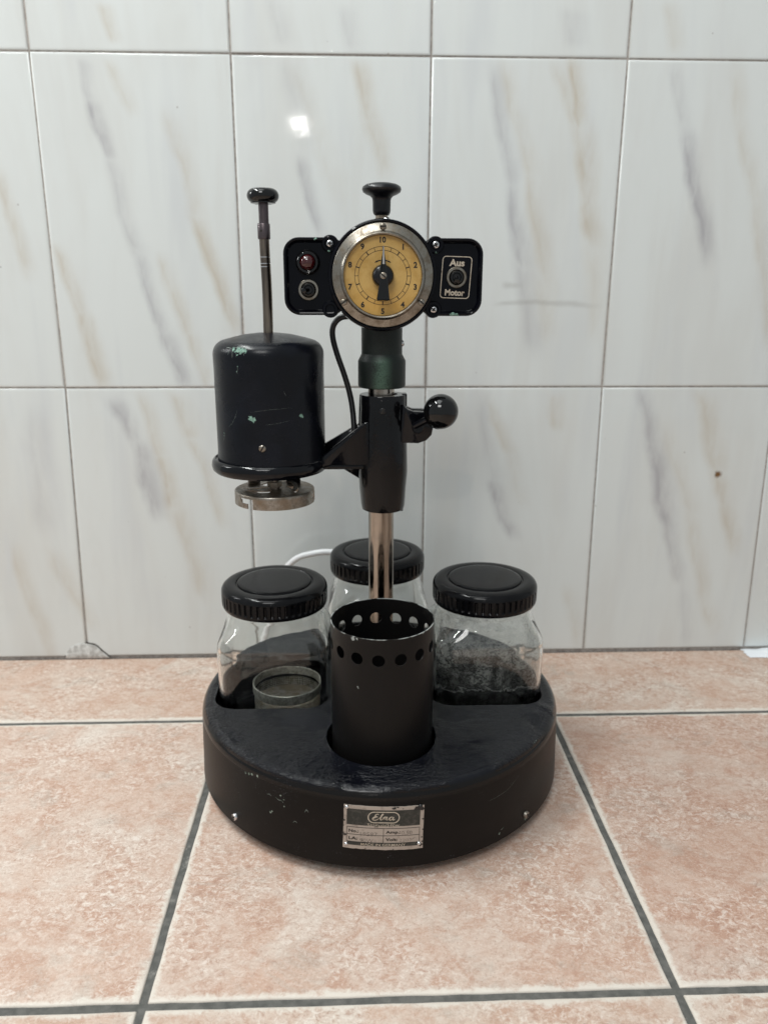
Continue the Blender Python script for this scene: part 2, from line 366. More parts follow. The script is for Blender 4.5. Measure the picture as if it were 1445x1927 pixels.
# ------------------------------------------------------------------ floor
def floor_mat():
    m = NT('terracotta_stone_tile'); o = m.obj()
    oi = m.n.new('ShaderNodeObjectInfo'); off = m.vmath('SCALE', m.vmath('ADD', oi.outputs['Location'], (.37, .11, 0)), scale=7.3)
    p = m.vmath('ADD', o, off)
    sc = m.mapping(p, scale=(1, 1.25, 1), rot=(0, 0, .35))
    a = m.noise(9, 5, .62, .5, vec=sc); b = m.noise(30, 6, .68, .9, vec=sc); c3 = m.noise(95, 6, .72, 1.3, vec=sc); d = m.noise(330, 4, .7, .6, vec=p)
    g = m.noise(600, 4, .75, .4, vec=p); f2_ = m.noise(190, 6, .78, .8, vec=m.vmath('ADD', sc, (7, 2, 5)))
    base = m.mix(m.mr(a, .36, .66), (.555, .385, .300), (.605, .490, .415))
    base = m.mix(m.mr(b, .42, .66, 0, .85), base, (.48, .300, .220))
    base = m.mix(m.mr(m.noise(17, 5, .65, .8, vec=m.vmath('ADD', sc, (5, 3, 1))), .52, .70, 0, .65), base, (.45, .385, .330))
    base = m.mix(m.mr(m.noise(6, 5, .7, 1.0, vec=m.vmath('ADD', sc, (1, 8, 2))), .52, .70, 0, .8), base, (.66, .58, .51))
    wv = m.math('ABSOLUTE', m.math('SUBTRACT', m.noise(34, 8, .76, 2.2, vec=m.vmath('ADD', sc, (2, 9, 4))), .5))
    wisps = m.math('MULTIPLY', m.mr(wv, .030, .0), m.mr(b, .3, .6, 1, .25))
    base = m.mix(m.math('MULTIPLY', wisps, .42), base, (.74, .68, .62))
    patch = m.mr(m.noise(11, 4, .6, vec=m.vmath('ADD', sc, (4, 4, 4))), .40, .60)
    base = m.mix(m.math('MULTIPLY', m.mr(f2_, .50, .60), m.math('MULTIPLY_ADD', patch, .48, .22)), base, (.78, .71, .65))
    base = m.mix(m.math('MULTIPLY', m.mr(f2_, .47, .38), m.math('MULTIPLY_ADD', patch, .40, .25)), base, (.36, .205, .15))
    base = m.mix(m.mr(g, .56, .68, 0, .40), base, (.80, .75, .70))
    base = m.mix(m.mr(g, .44, .34, 0, .45), base, (.30, .19, .14))
    base = m.mix(1.0, base, oi.outputs['Color'], 'MULTIPLY')
    # pale worn margin
    X, Y, Z = m.sep(o)
    e = m.math('MAXIMUM', m.math('ABSOLUTE', X), m.math('ABSOLUTE', Y))
    e = m.math('ADD', e, m.math('MULTIPLY', m.math('SUBTRACT', m.math('ADD', b, m.math('MULTIPLY', f2_, .6)), .8), .016))
    base = m.mix(m.mr(e, .1640, .1688, 0, .85), base, (.70, .65, .58))
    v = m.n.new('ShaderNodeTexVoronoi'); m.link(p, v.inputs['Vector']); v.inputs['Scale'].default_value = 13
    base = m.mix(m.mr(v.outputs['Distance'], .022, .012, 0, .8), base, (.12, .09, .08))
    h = m.math('ADD', m.math('MULTIPLY', f2_, .6), m.math('ADD', m.math('MULTIPLY', b, .7), m.math('MULTIPLY', g, .30)))
    return m.set(col=base, rough=m.mr(b, .3, .7, .42, .62), spec=.4, normal=m.bump(h, .55, .0011))
M_FLOOR = floor_mat()
m = NT('floor_grout'); P = m.pos(); n_ = m.noise(160, 5, .6, vec=P)
M_FGROUT = m.set(col=m.mix(m.mr(m.noise(40, 5, .7, vec=P), .60, .74, 0, .6), m.mix(m.mr(n_, .3, .7), (.082, .082, .076), (.135, .132, .122)), (.38, .36, .33)), rough=.9, normal=m.bump(n_, .6, .0008))
fb = bmesh.new(); bmesh.ops.create_cube(fb, size=1)
for v in fb.verts: v.co = Vector((v.co.x*2.6, v.co.y*1.9-.949, v.co.z*.03-.0165))
floor = from_bm('floor', fb, M_FGROUT, smooth=False); floor['kind'] = 'structure'
FT = .34528; FX = -.13785; FY = -.15006; G = .0028
def slab(hx0, hx1, hy0, hy1, seed):
    rr = random.Random(seed); n = 22
    loop = []
    def side(x0, y0, x1, y1, nx, ny):
        for i in range(n):
            t = i/n; j = rr.uniform(-.00035, .00035) if i else 0
            loop.append((x0+(x1-x0)*t+nx*j, y0+(y1-y0)*t+ny*j))
    side(hx0, hy0, hx1, hy0, 0, 1); side(hx1, hy0, hx1, hy1, 1, 0); side(hx1, hy1, hx0, hy1, 0, 1); side(hx0, hy1, hx0, hy0, 1, 0)
    return prism(loop, lambda u, v, w: (u, v, w), [-.006, -.0013, -.0005, -.0001, 0], [0, 0, .0006, .0016, .0034])
k = 0
for i in range(-3, 4):
    for j in range(0, 6):
        x0 = FX+i*FT; y1 = FY-(j-1)*FT; y0 = y1-FT
        if j == 0: y1 = min(y1, .0) ; 
        cx, cy = x0+FT/2, y0+FT/2
        top = FT/2-G if j else (-.0015-cy)
        V, F = slab(-FT/2+G, FT/2-G, -FT/2+G, top, 100+k)
        me = bpy.data.meshes.new('floor_tile'); me.from_pydata(V, [], F); finish(me, True, 40)
        o = mesh_obj('floor_tile', me, M_FLOOR, floor); o.location = (cx, cy, random.uniform(-.0002, .0001)); k += 1
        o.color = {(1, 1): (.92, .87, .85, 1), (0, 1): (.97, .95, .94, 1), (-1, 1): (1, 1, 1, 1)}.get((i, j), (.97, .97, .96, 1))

# ------------------------------------------------------------------ materials of the machine
def enamel(name, col=(.004, .0045, .007), rough=.30, chips=None, chipcol=(.13, .215, .175), lump=.35, lscale=55, wear=True, lift=.0008, spec=.3):
    m = NT(name)
    c = m.mix(m.mr(m.noise(40, 4, .6), .4, .7), col, tuple(q*1.7 for q in col))
    # dust and small nicks in the paint
    v = m.noise(1500, 2, .5); dust = m.mr(v, .72, .80, 0, .5 if wear else 0)
    c = m.mix(m.math('MULTIPLY', dust, m.mr(m.noise(60, 3), .5, .65)), c, (.18, .19, .18))
    if chips: c = m.mix(m.chips(chips), c, m.mix(m.mr(m.noise(700, 2), .4, .6), chipcol, tuple(min(1, q*1.7) for q in chipcol)))
    h = m.math('ADD', m.noise(lscale, 4, .6), m.math('MULTIPLY', m.noise(lscale*9, 3, .6), .12))
    rg = m.mr(m.noise(30, 4, .6), .3, .7, rough*.8, rough*1.3)
    if chips: rg = m.math('MAXIMUM', rg, m.math('MULTIPLY', m.chips(chips), .6))
    return m.set(col=c, rough=rg, spec=spec, normal=m.bump(h, lump, lift))
ROOT = (.0218, -.2190, 0)
def loc(L): return [(x-ROOT[0], y-ROOT[1], z-ROOT[2], r) for x, y, z, r in L]
base_chips = [(a_, b_-.0035, c_, d_) for a_, b_, c_, d_ in loc([(-.0898, -.3412, .0668, .0011), (-.084, -.3463, .0686, .0015), (-.0793, -.35, .0691, .0015), (-.0865, -.344, .0675, .0012), (-.0948, -.3365, .0652, .0005),
  (-.060, -.3629, .0603, .0011), (-.0575, -.3643, .0579, .0008), (-.0573, -.3644, .0517, .0007), (-.0686, -.3576, .0421, .0010), (-.0673, -.3582, .0434, .0007),
  (-.0193, -.3765, .0768, .0017), (-.0185, -.3800, .0745, .0011), (-.0155, -.3770, .0768, .0010), (-.0120, -.3772, .0768, .0013),
  (.0884, -.3705, .0742, .0015), (.0910, -.3695, .0735, .0010), (.1480, -.3190, .0765, .0009), (.1500, -.3165, .0765, .0010), (.1136, -.3567, .0174, .0011), (.1389, -.3362, .0155, .0020)])]
m = NT('black_brushed_enamel_base'); cb = m.chips(base_chips)
X, Y, Z = m.sep(m.obj()); topm = m.mr(Z, .0735, .0765); rimm = m.mr(Z, .066, .071)
c = m.mix(m.mr(m.noise(25, 4, .6), .4, .7), (.0030, .0034, .0060), (.006, .0066, .010))
c = m.mix(topm, m.mix(m.mr(m.noise(14, 3, .6), .35, .7), (.0060, .0048, .0044), (.0040, .0036, .0036)), c)  # brownish floor reflection painted into the side's colour, top kept bluer
sp = m.math('MULTIPLY', m.mr(m.noise(1300, 2, .5), .66, .76, 0, .9), m.mr(m.noise(38, 4, .6), .52, .66))
c = m.mix(sp, c, (.17, .18, .20))
c = m.mix(cb, c, m.mix(m.mr(m.noise(700, 2), .4, .6), (.12, .17, .14), (.26, .29, .25)))
wr = m.math('ADD', m.math('MULTIPLY', m.noise(55, 6, .65, 1.2, vec=m.mapping(m.obj(), scale=(1, 1.7, 1))), .6), m.math('MULTIPLY', m.noise(260, 3, .6, .8, vec=m.mapping(m.obj(), scale=(1, 1.5, 1))), 1.5))
h = m.math('ADD', m.math('MULTIPLY', wr, m.math('MULTIPLY', topm, m.mr(m.noise(16, 3), .44, .58, .15, 1.2))), m.math('MULTIPLY', m.noise(420, 3, .6), .05))
M_BASE = m.set(col=c, rough=m.math('MAXIMUM', m.mr(rimm, 0, 1, .38, .15), m.math('MULTIPLY', cb, .6)), spec=m.mr(rimm, 0, 1, .16, .27), normal=m.bump(h, 1.0, .0014))
motor_chips = loc([(-.1023, -.252, .3934, .0016), (-.0966, -.2561, .3941, .0032), (-.0922, -.2585, .3931, .0038), (-.0882, -.2602, .3932, .0034), (-.085, -.2612, .3950, .0028), (-.0945, -.2573, .3915, .0018), (-.0900, -.2595, .3905, .0014),
  (-.0982, -.2551, .3899, .0008), (-.0928, -.2582, .3885, .0009), (-.0874, -.2604, .3903, .0009), (-.0840, -.2614, .3383, .0021), (-.0818, -.2620, .3372, .0022), (-.0437, -.253, .3393, .0015), (-.0425, -.252, .3380, .0010),
  (-.0929, -.2582, .3793, .0006), (-.094, -.2576, .3751, .0006), (-.1087, -.2455, .3237, .0007), (-.1090, -.2452, .3215, .0006)])
M_MOTOR = enamel('black_satin_enamel', (.0028, .0034, .0058), .27, motor_chips, lump=.14, lscale=30, spec=.24)
M_GLOSS = enamel('black_gloss_enamel', (.0025, .0027, .0040), .10, None, lump=.30, lscale=70)
M_SLEEVE = enamel('black_gloss_enamel_sleeve', (.0022, .0022, .0028), .11, None, lump=.35, lscale=60, lift=.0012)
M_HEAD = enamel('black_gloss_enamel_head', (.0015, .0017, .0032), .09, loc([(.0800, -.2405, .4190, .0024), (.0830, -.2405, .4190, .0018), (.0657, -.2405, .4655, .0018), (-.0300, -.2405, .4775, .0014), (.0655, -.244, .4690, .0013), (-.0193, -.2405, .4675, .0011), (-.0118, -.2545, .4255, .0012)]), lump=.10, spec=.16)
m = NT('black_bakelite'); M_BAKE = m.set(col=(.003, .003, .0033), rough=.07, spec=.45, normal=m.bump(m.noise(60, 2), .06, .0006))
m = NT('black_bakelite_satin'); M_BAKES = m.set(col=m.mix(m.mr(m.noise(300, 3), .45, .7), (.004, .0044, .0062), (.007, .0078, .010)), rough=.30, spec=.35)
m = NT('black_cup_paint'); cc = m.chips([(x-.0212, y+.3070, z-.03, r) for x, y, z, r in [(-.0027, -.3415, .1812, .0015), (0.0003, -.3437, .1818, .0010), (.0007, -.3437, .141, .0008), (.0012, -.3438, .1402, .0006), (-.0178, -.3226, .1826, .0011), (.052, -.336, .1826, .0010)]])
Xc, Yc, Zc = m.sep(m.obj())
rim = m.math('MULTIPLY', m.mr(Zc, .1523, .1529), m.mr(m.noise(120, 3), .40, .56))
M_CUP = m.set(col=m.mix(m.math('MAXIMUM', cc, rim), m.mix(m.mr(m.noise(18, 3), .35, .65), (.0052, .0045, .0043), (.0036, .0036, .0040)), (.30, .32, .31)), rough=.38, spec=.22, normal=m.bump(m.noise(500, 3), .12, .0003))
m = NT('worn_green_hammer_paint'); ng = m.noise(900, 4, .7); nb = m.noise(45, 4, .6)
gx, gy, gz = m.sep(m.obj()); worn = m.math('MULTIPLY', m.mr(m.math('ABSOLUTE', m.math('SUBTRACT', gx, .0008)), .0105, .0005), m.mr(gz, .387, .380))  # worn green paint, with the collar's central reflection painted in
M_GREEN = m.set(col=m.mix(m.math('MULTIPLY', m.mr(m.math('ADD', ng, m.math('MULTIPLY', nb, .8)), .62, .95), m.math('MULTIPLY_ADD', worn, .92, .08)), (.0040, .0052, .0055), (.055, .100, .072)), rough=.45, metal=.15, spec=.35, normal=m.bump(ng, .35, .0004))
m = NT('aged_chrome'); st = m.noise(90, 4, .6, vec=m.mapping(m.obj(), scale=(1, 1, .05)))
sr = m.noise(120, 4, .65)
M_ROD = m.set(col=m.mix(m.mr(st, .38, .66), (.40, .355, .31), (.12, .092, .07)), metal=1, rough=m.mr(sr, .35, .7, .10, .26))
m = NT('nickel_plate'); n2 = m.noise(120, 5, .7)
M_NICKEL = m.set(col=m.mix(m.mr(n2, .42, .68), (.29, .268, .232), (.18, .15, .115)), metal=1, rough=m.mr(n2, .35, .7, .26, .42), normal=m.bump(n2, .08, .0003))
m = NT('bright_screw'); M_SCREW = m.set(col=(.66, .66, .67), metal=1, rough=.22)
m = NT('tarnished_steel'); n2 = m.noise(260, 5, .7); n3 = m.noise(60, 4, .6)
M_STEEL = m.set(col=m.mix(m.mr(n3, .4, .66), m.mix(m.mr(n2, .4, .7), (.36, .335, .30), (.22, .19, .155)), (.25, .20, .15)), metal=1, rough=m.mr(n2, .3, .7, .30, .5), normal=m.bump(n2, .25, .0003))
m = NT('brown_steel_rod'); st = m.noise(200, 4, .6, vec=m.mapping(m.obj(), scale=(1, 1, .06)))
M_BROWN = m.set(col=m.mix(m.mr(st, .38, .66), (.26, .215, .17), (.11, .092, .08)), metal=1, rough=.28)
m = NT('purple_steel_collar'); M_COLLAR = m.set(col=(.115, .095, .10), metal=1, rough=.36)
m = NT('yellowed_dial'); n1 = m.noise(60, 5, .65, .6); n2 = m.noise(500, 3, .6)
dx, dy, dz = m.sep(m.obj())
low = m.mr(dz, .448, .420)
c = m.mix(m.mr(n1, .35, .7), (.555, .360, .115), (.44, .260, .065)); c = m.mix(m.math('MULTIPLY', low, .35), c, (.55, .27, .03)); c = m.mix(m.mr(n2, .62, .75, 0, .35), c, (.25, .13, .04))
scr = m.noise(220, 2, .5, .8, vec=m.mapping(m.obj(), rot=(0, .8, 0), scale=(.12, 1, 2)))
c = m.mix(m.math('MULTIPLY', m.mr(scr, .66, .70, 0, .5), m.mr(dx, -.005, .012)), c, (.70, .52, .25))
M_DIAL = m.set(col=c, rough=.30, spec=.5)
m = NT('black_print'); M_PRINT = m.set(col=(.008, .006, .005), rough=.5)
m = NT('cream_print'); M_CREAM = m.set(col=m.mix(m.mr(m.noise(400, 3), .45, .7), (.48, .42, .34), (.34, .28, .21)), rough=.5)
m = NT('plate_metal'); n1 = m.noise(130, 5, .7); n2 = m.noise(30, 3)
M_PLATE = m.set(col=m.mix(m.mr(n1, .5, .72, 0, .8), m.mix(n2, (.46, .40, .35), (.38, .325, .285)), (.24, .20, .17)), rough=.45, spec=.4, metal=.25)
m = NT('plate_dark_print'); n1 = m.noise(260, 4, .7)
M_PDARK = m.set(col=m.mix(m.mr(n1, .45, .72), (.017, .019, .016), (.055, .051, .044)), rough=.5)
m = NT('overpaint'); M_OVER = m.set(col=(.012, .011, .011), rough=.4)
m = NT('faint_stamp'); M_STAMP = m.set(col=m.mix(m.mr(m.noise(300, 3), .4, .6), (.08, .07, .06), (.17, .14, .12)), rough=.5)
m = NT('red_lens'); M_RED = m.set(col=(.07, .0015, .003), trans=.5, rough=.05, ior=1.5, coat=.6, coatr=.03)
m = NT('black_rubber'); M_RUB = m.set(col=(.005, .005, .006), rough=.42)
m = NT('white_pvc'); M_WHITE = m.set(col=(.80, .81, .82), rough=.35)
m = NT('thin_white_film'); M_FILM = m.set(col=(.82, .85, .88), rough=.3)
m = NT('clear_glass'); M_GLASS = m.set(col=(.965, .975, .962), trans=1, ior=1.47, rough=0.0, normal=m.bump(m.noise(38, 2, .5), .22, .0016))
def film_mat():
    m = NT('dried_residue'); X, Y, Z = m.sep(m.obj()); n1 = m.noise(620, 5, .8); n2 = m.noise(130, 5, .7, .5); n3 = m.noise(30, 3, .6)
    # Z: height above the jar's base; film below a ragged line, speckled above
    line = m.math('ADD', .058, m.math('MULTIPLY', m.math('SUBTRACT', n2, .5), .022))
    edge = m.mr(m.math('ABSOLUTE', m.math('SUBTRACT', Z, line)), .0016, .0002, 0, .38)
    above = m.mr(m.math('SUBTRACT', Z, line), 0, .004)
    fade = m.mr(Z, .125, .085)
    spk = m.mr(m.math('ADD', n1, m.math('MULTIPLY', m.math('SUBTRACT', n2, .5), .7)), .42, .56)
    a = m.math('MULTIPLY', m.math('MULTIPLY', above, fade), m.math('MULTIPLY', m.math('MULTIPLY_ADD', spk, .80, .12), m.mr(m.math('ADD', n3, m.math('MULTIPLY', m.math('SUBTRACT', Z, .08), 6)), .35, .62, .18, .58)))
    a = m.math('MAXIMUM', a, m.math('MULTIPLY', m.mr(n2, .45, .7), .10))
    a = m.math('MAXIMUM', a, edge)
    return m.set(col=(.62, .63, .60), rough=.8, alpha=m.math('MINIMUM', a, .6))
M_RESID = film_mat()

# ------------------------------------------------------------------ the machine
mach = empty('watch_cleaning_machine', ROOT, 'black enamel watch cleaning machine with motor arm and yellow dial on round base', 'cleaning machine')
BX, BY = ROOT[0], -.2225
TOP = .0772
HOLES = [(-.0775, -.2105, .0525, .022), (.1195, -.2105, .0525, .022), (.0220, -.1235, .0520, .024)]
CUPH = (.0203, -.3085, .0462)
def base_vf():
    prof = [(0, .0130), (.150, .0130), (.1610, .0130), (.1625, .0102), (.1655, .0098), (.1664, .0108), (.1662, .0140), (.1646, .069)]
    prof += arc(.1562, .0690, .0083, 0, 78, 8)[1:] + [(.1565, .0775), (.1552, TOP)]
    return lathe(prof, (BX, BY, 0), n=160)
b = bmesh.new()
V, F = base_vf(); vs = [b.verts.new(v) for v in V]
for f in F: b.faces.new([vs[i] for i in f])
ring = [vs[i] for i in range(len(V)-160, len(V))]
# top plate with recess openings
edges = []
for i in range(160):
    e = b.edges.get((ring[i], ring[(i+1) % 160])) or b.edges.new((ring[i], ring[(i+1) % 160])); edges.append(e)
loops = [rrect(x, y, h, h, r, 8) for x, y, h, r in HOLES]
loops.append([(CUPH[0]+CUPH[2]*math.cos(2*PI*i/72), CUPH[1]+CUPH[2]*math.sin(2*PI*i/72)) for i in range(72)])
# cup opening runs close to the side recesses; trim handled by radius
for L in loops:
    lv = [b.verts.new((x, y, TOP)) for x, y in L]
    for i in range(len(lv)): edges.append(b.edges.new((lv[i], lv[(i+1) % len(lv)])))
    def ringat(dr, z):
        n = len(L); out = []
        for i in range(n):
            a_, c_ = Vector(L[i-1]), Vector(L[(i+1) % n]); t = (c_-a_).normalized(); nn = Vector((t.y, -t.x))
            p = Vector(L[i])+nn*dr; out.append(b.verts.new((p.x, p.y, z)))
        return out
    prev = lv
    for dr, z in ((-.0004, TOP-.0003), (-.0007, TOP-.0012), (-.0007, .030)):
        nx = ringat(dr, z)
        for i in range(len(lv)): b.faces.new((prev[i], prev[(i+1) % len(lv)], nx[(i+1) % len(lv)], nx[i]))
        prev = nx
    b.faces.new(prev)
bmesh.ops.triangle_fill(b, use_beauty=True, edges=edges)
base = from_bm('base', b, M_BASE, mach, angle=30)
for a in (30, 150, 270):
    build('rubber_foot', lathe([(0, 0), (.009, 0), (.010, .001), (.010, .0133), (0, .0133)], (BX+.13*math.cos(math.radians(a)), BY+.13*math.sin(math.radians(a)), 0), n=20), M_RUB, mach)

def screw(parent, p, d, r, mat, slot=0., kind='slot', h=.0012, name='screw'):
    """round-head screw at p facing d; slot shade is a separate dark bar laid on the head"""
    p, d = Vector(p), Vector(d).normalized()
    vf = lathe([(0, -.001), (r, -.001), (r, h*.35), (r*.86, h*.78), (r*.55, h), (0, h)], p, d, n=24)
    o = build(name, vf, mat, parent)
    return o
def slotbar(parent, p, d, r, ang, h, cross=False, w=.22):
    p, d = Vector(p), Vector(d).normalized(); x, y, _ = frame_for(d)
    vfs = []
    for q in ([ang, ang+90] if cross else [ang]):
        t = math.radians(q); ux = x*math.cos(t)+y*math.sin(t); uy = d.cross(ux); L = r*(.62 if cross else .93); ww = r*w
        c0 = p+d*(h+.00006)
        zz = (-.0004, .00003 if q == ang else .00006)
        V = [c0+ux*(sx*L)+uy*(sy*ww)+d*z for z in zz for sx, sy in ((-1, -1), (1, -1), (1, 1), (-1, 1))]
        vfs.append((V, [(0, 3, 2, 1), (4, 5, 6, 7), (0, 1, 5, 4), (1, 2, 6, 5), (2, 3, 7, 6), (3, 0, 4, 7)]))
    return join(*vfs)
m = NT('slot_shade'); M_SLOT = m.set(col=(.02, .017, .014), rough=.9)  # dark colour stands in for shade in slots and the cross hole
def full_screw(parent, p, d, r, mat, ang=0, cross=False, h=.0012, grand=True):
    o = screw(parent, p, d, r, mat, h=h)
    build('slot', slotbar(parent, p, d, r, ang, h, cross), M_SLOT, o if grand else parent, smooth=False)
    return o
def radial(x, y, z): return Vector((x-BX, y-BY, 0)).normalized()
for x, y, z, mt in ((-.1003, -.3340, .0190, M_SCREW), (.1385, -.3390, .0190, M_STEEL)):
    dd = radial(x, y, z); p = Vector((BX, BY, z))+dd*.1662
    full_screw(mach, p, dd, .0031, mt, 35, True, h=.0024)

# ------------------------------------------------------------------ name plate
PA = -PI/2 - (BX-.0195)/.1665
def plate_f(w):
    def f(u, v):      # u,v metres on the plate, origin its centre; rotated slightly
        t = math.radians(-1.6); uu = u*math.cos(t)-v*math.sin(t); vv = u*math.sin(t)+v*math.cos(t)
        z = .0458+vv; R = .1663-(z-.011)*(.0017/.058)+w
        a = PA+uu/.1665
        return (BX+R*math.cos(a), BY+R*math.sin(a), z)
    return f
K = .0000556
def U(x): return (x-740)*K
def Vv(y): return (462-y)*K
def wrapgrid(x0, x1, y0, y1, w, nx=14, rag=0, seed=0, thick=0):
    rr = random.Random(seed); f = plate_f(w); V, F = [], []; ny = 8
    def jag(t, s): return rag*(mnoise.noise(Vector((t*3.1, s*7.7, seed)))+.5*mnoise.noise(Vector((t*9.1, s*7.7, seed))))
    for j in range(ny+1):
        for i in range(nx+1):
            x = x0+(x1-x0)*i/nx; y = y0+(y1-y0)*j/ny
            if i in (0, nx): x += jag(j, i)
            if j in (0, ny): y += jag(i, 40+j)
            V.append(f(U(x), Vv(y)))
    for j in range(ny):
        for i in range(nx):
            a = j*(nx+1)+i; F.append((a, a+1, a+nx+2, a+nx+1))
    if thick:
        # skirt down to the base surface
        g = plate_f(w-thick); per = [i for i in range(nx+1)]+[j*(nx+1)+nx for j in range(1, ny+1)]+[ny*(nx+1)+i for i in range(nx-1, -1, -1)]+[j*(nx+1) for j in range(ny-1, 0, -1)]
        k = len(V); cen = Vector((BX, BY, 0))
        for q in per:
            p = Vector(V[q]); dd = Vector((p.x-BX, p.y-BY, 0)).normalized(); V.append(p-dd*thick)
        n = len(per)
        for i in range(n): F.append((per[i], per[(i+1) % n], k+(i+1) % n, k+i))
    return V, F
plate = build('name_plate', wrapgrid(186, 1294, 128, 800, .0006, 30, 7, 5, thick=.0008), M_PLATE, mach, angle=50)
plate['label'] = 'small worn metal rating plate riveted to the front of the base'
f1 = plate_f(.00072); f2 = plate_f(.00085)
def W_(pts): return [(U(x), Vv(y)) for x, y in pts]
dark = join(wrapgrid(229, 1241, 180, 427, .00068, 24), wrapgrid(245, 1236, 693, 745, .00068, 24))
build('printed_panel', dark, M_PDARK, plate)
lines = [stroke2d(W_([(235+(1240-235)*i/24, y) for i in range(25)]), 7*K, f1) for y in (462, 576, 690)]
lines += [stroke2d(W_([(x, 460+230*i/6) for i in range(7)]), 7*K, f1) for x in (237, 740, 1238)]
tx = []
def T(body, x0, x1, ytop, ybot, f, bold=.03, shear=0): return fit_text(body, U(x0), U(x1), Vv(ybot), Vv(ytop), f, bold, shear)
blk = [T('No.:', 262, 400, 497, 546, f1, .03), T('Amp.:', 772, 975, 497, 556, f1, .03), T('LA:', 263, 384, 612, 660, f1, .03), T('Volt:', 772, 935, 612, 660, f1, .03)]
build('table_print', join(*(lines+blk)), M_PRINT, plate, smooth=False)
stp = [T('19587', 425, 655, 530, 588, f1, -.015), T('0,50', 990, 1135, 508, 572, f1, -.015), T('90W', 420, 600, 632, 690, f1, -.015), T('220', 960, 1088, 628, 672, f1, -.02),
       stroke2d(W_(spline2d([(1108, 622), (1125, 640), (1145, 640), (1165, 625), (1182, 618)])), 6*K, f1)]
build('stamped_numbers', join(*stp), M_STAMP, plate, smooth=False)
# script logo inside its pill
def sc(pts, w0, w1):
    P = spline2d(W_(pts), 8); n = len(P); return P, [(1.35*w0+(w1*1.3-w0)*(.5-.5*math.cos(2*PI*i/(n-1)*1.0)))*K for i in range(n)]
logo = []
for pts, a, bb in [
    ([(668, 250), (655, 236), (632, 244), (622, 262), (632, 277), (648, 278), (630, 281), (604, 292), (588, 312), (600, 330), (630, 330), (660, 314), (682, 292)], 7, 17),
    ([(682, 292), (712, 262), (728, 240), (722, 236), (706, 262), (694, 300), (696, 322), (708, 326), (722, 314)], 6, 15),
    ([(726, 322), (736, 294), (742, 280)], 8, 12), ([(736, 298), (752, 281), (762, 284), (752, 322)], 5, 11), ([(758, 300), (774, 281), (784, 284), (775, 316), (784, 326), (800, 316)], 5, 11),
    ([(868, 286), (846, 280), (822, 292), (814, 314), (828, 327), (848, 318), (872, 286)], 7, 15), ([(876, 280), (866, 302), (864, 320), (876, 325), (890, 312)], 7, 15)]:
    P, w = sc(pts, a, bb); logo.append(stroke2d(P, w, f2))
pill = [(U(737)+p[0], Vv(291)+p[1]) for p in rrect(0, 0, 212*K, 82*K, 80*K, 8)]
logo.append(stroke2d(pill, 15*K, f2, closed=True))
logo.append(T('Singen/Htw.', 514, 974, 385, 440, f2, .0)); logo.append(T('MADE IN GERMANY', 434, 1050, 699, 739, f2, .008))
build('logo_and_lettering', join(*logo), M_CREAM, plate, smooth=False)
for x, y in ((226, 163), (1240, 138), (229, 742), (1238, 720)):
    p = Vector(plate_f(.0004)(U(x), Vv(y))); dd = radial(p.x, p.y, 0)
    build('rivet', lathe([(.0017, 0), (.0016, .0006), (.0011, .0012), (.0005, .0015), (0, .0016)], p, dd, n=16), M_SCREW if x < 600 or y > 500 else M_OVER, plate)
# paint left over the plate's edge
ov = []
rr = random.Random(4)
for (x, y, r) in [(1190, 165, 34), (1230, 165, 40), (1262, 178, 30), (880, 150, 22), (925, 132, 16), (1000, 158, 10), (196, 370, 16), (200, 590, 22), (188, 560, 14), (1282, 335, 14), (1285, 500, 12), (650, 430, 16), (690, 405, 9), (205, 165, 14), (240, 128, 10), (1288, 690, 14), (1262, 740, 26), (880, 790, 9), (500, 785, 8), (1275, 620, 10), (190, 450, 9), (620, 438, 8)]:
    n = 11; L = [(U(x+r*(1+.45*rr.uniform(-1, 1))*math.cos(2*PI*i/n)*1.25), Vv(y+r*(.7+.4*rr.uniform(-1, 1))*math.sin(2*PI*i/n))) for i in range(n)]
    ov.append(([Vector(f2(*q)) for q in L], [tuple(range(n))]))
build('overpaint', join(*ov), M_OVER, plate, smooth=False)

# ------------------------------------------------------------------ column and sleeve
CX, CY = .0229, -.2190
build('column', lathe([(0, .03), (.0113, .03), (.0113, .440), (0, .440)], (CX, CY, 0), n=64), M_ROD, mach)
SX = .0243
sl = [(.0125, .3518), (.0125, .2515), (.0172, .2505), (.0185, .2512), (.0194, .2550), (.0205, .2700), (.0211, .2850), (.0212, .3000), (.0207, .3200), (.0203, .3400), (.0200, .3515), (.0194, .3524), (.0125, .3524)]
V, F = lathe(sl, (SX, CY, 0), n=72)
V = [Vector((SX+(v.x-SX)*(1+.05*mnoise.noise(Vector((v.z*40, math.atan2(v.y-CY, v.x-SX)*.7, 2)))), CY+(v.y-CY)*(1+.04*mnoise.noise(Vector((v.z*40, math.atan2(v.y-CY, v.x-SX)*.7, 2)))), v.z)) for v in V]
sleeve = build('sleeve', (V, F), M_SLEEVE, mach)
full_screw(sleeve, (.0234, -.2396, .3405), (0, -1, 0), .0026, M_BAKES, 60, grand=False, h=.0006)
from_bm('stop_lug', boxbm((.0425, -.2190, .3475), (.0045, .010, .0110), .0009), M_GLOSS, mach)
from_bm('foot_lug', boxbm((.0385, -.2210, .2520), (.0075, .009, .0052), .0009), M_GLOSS, mach)
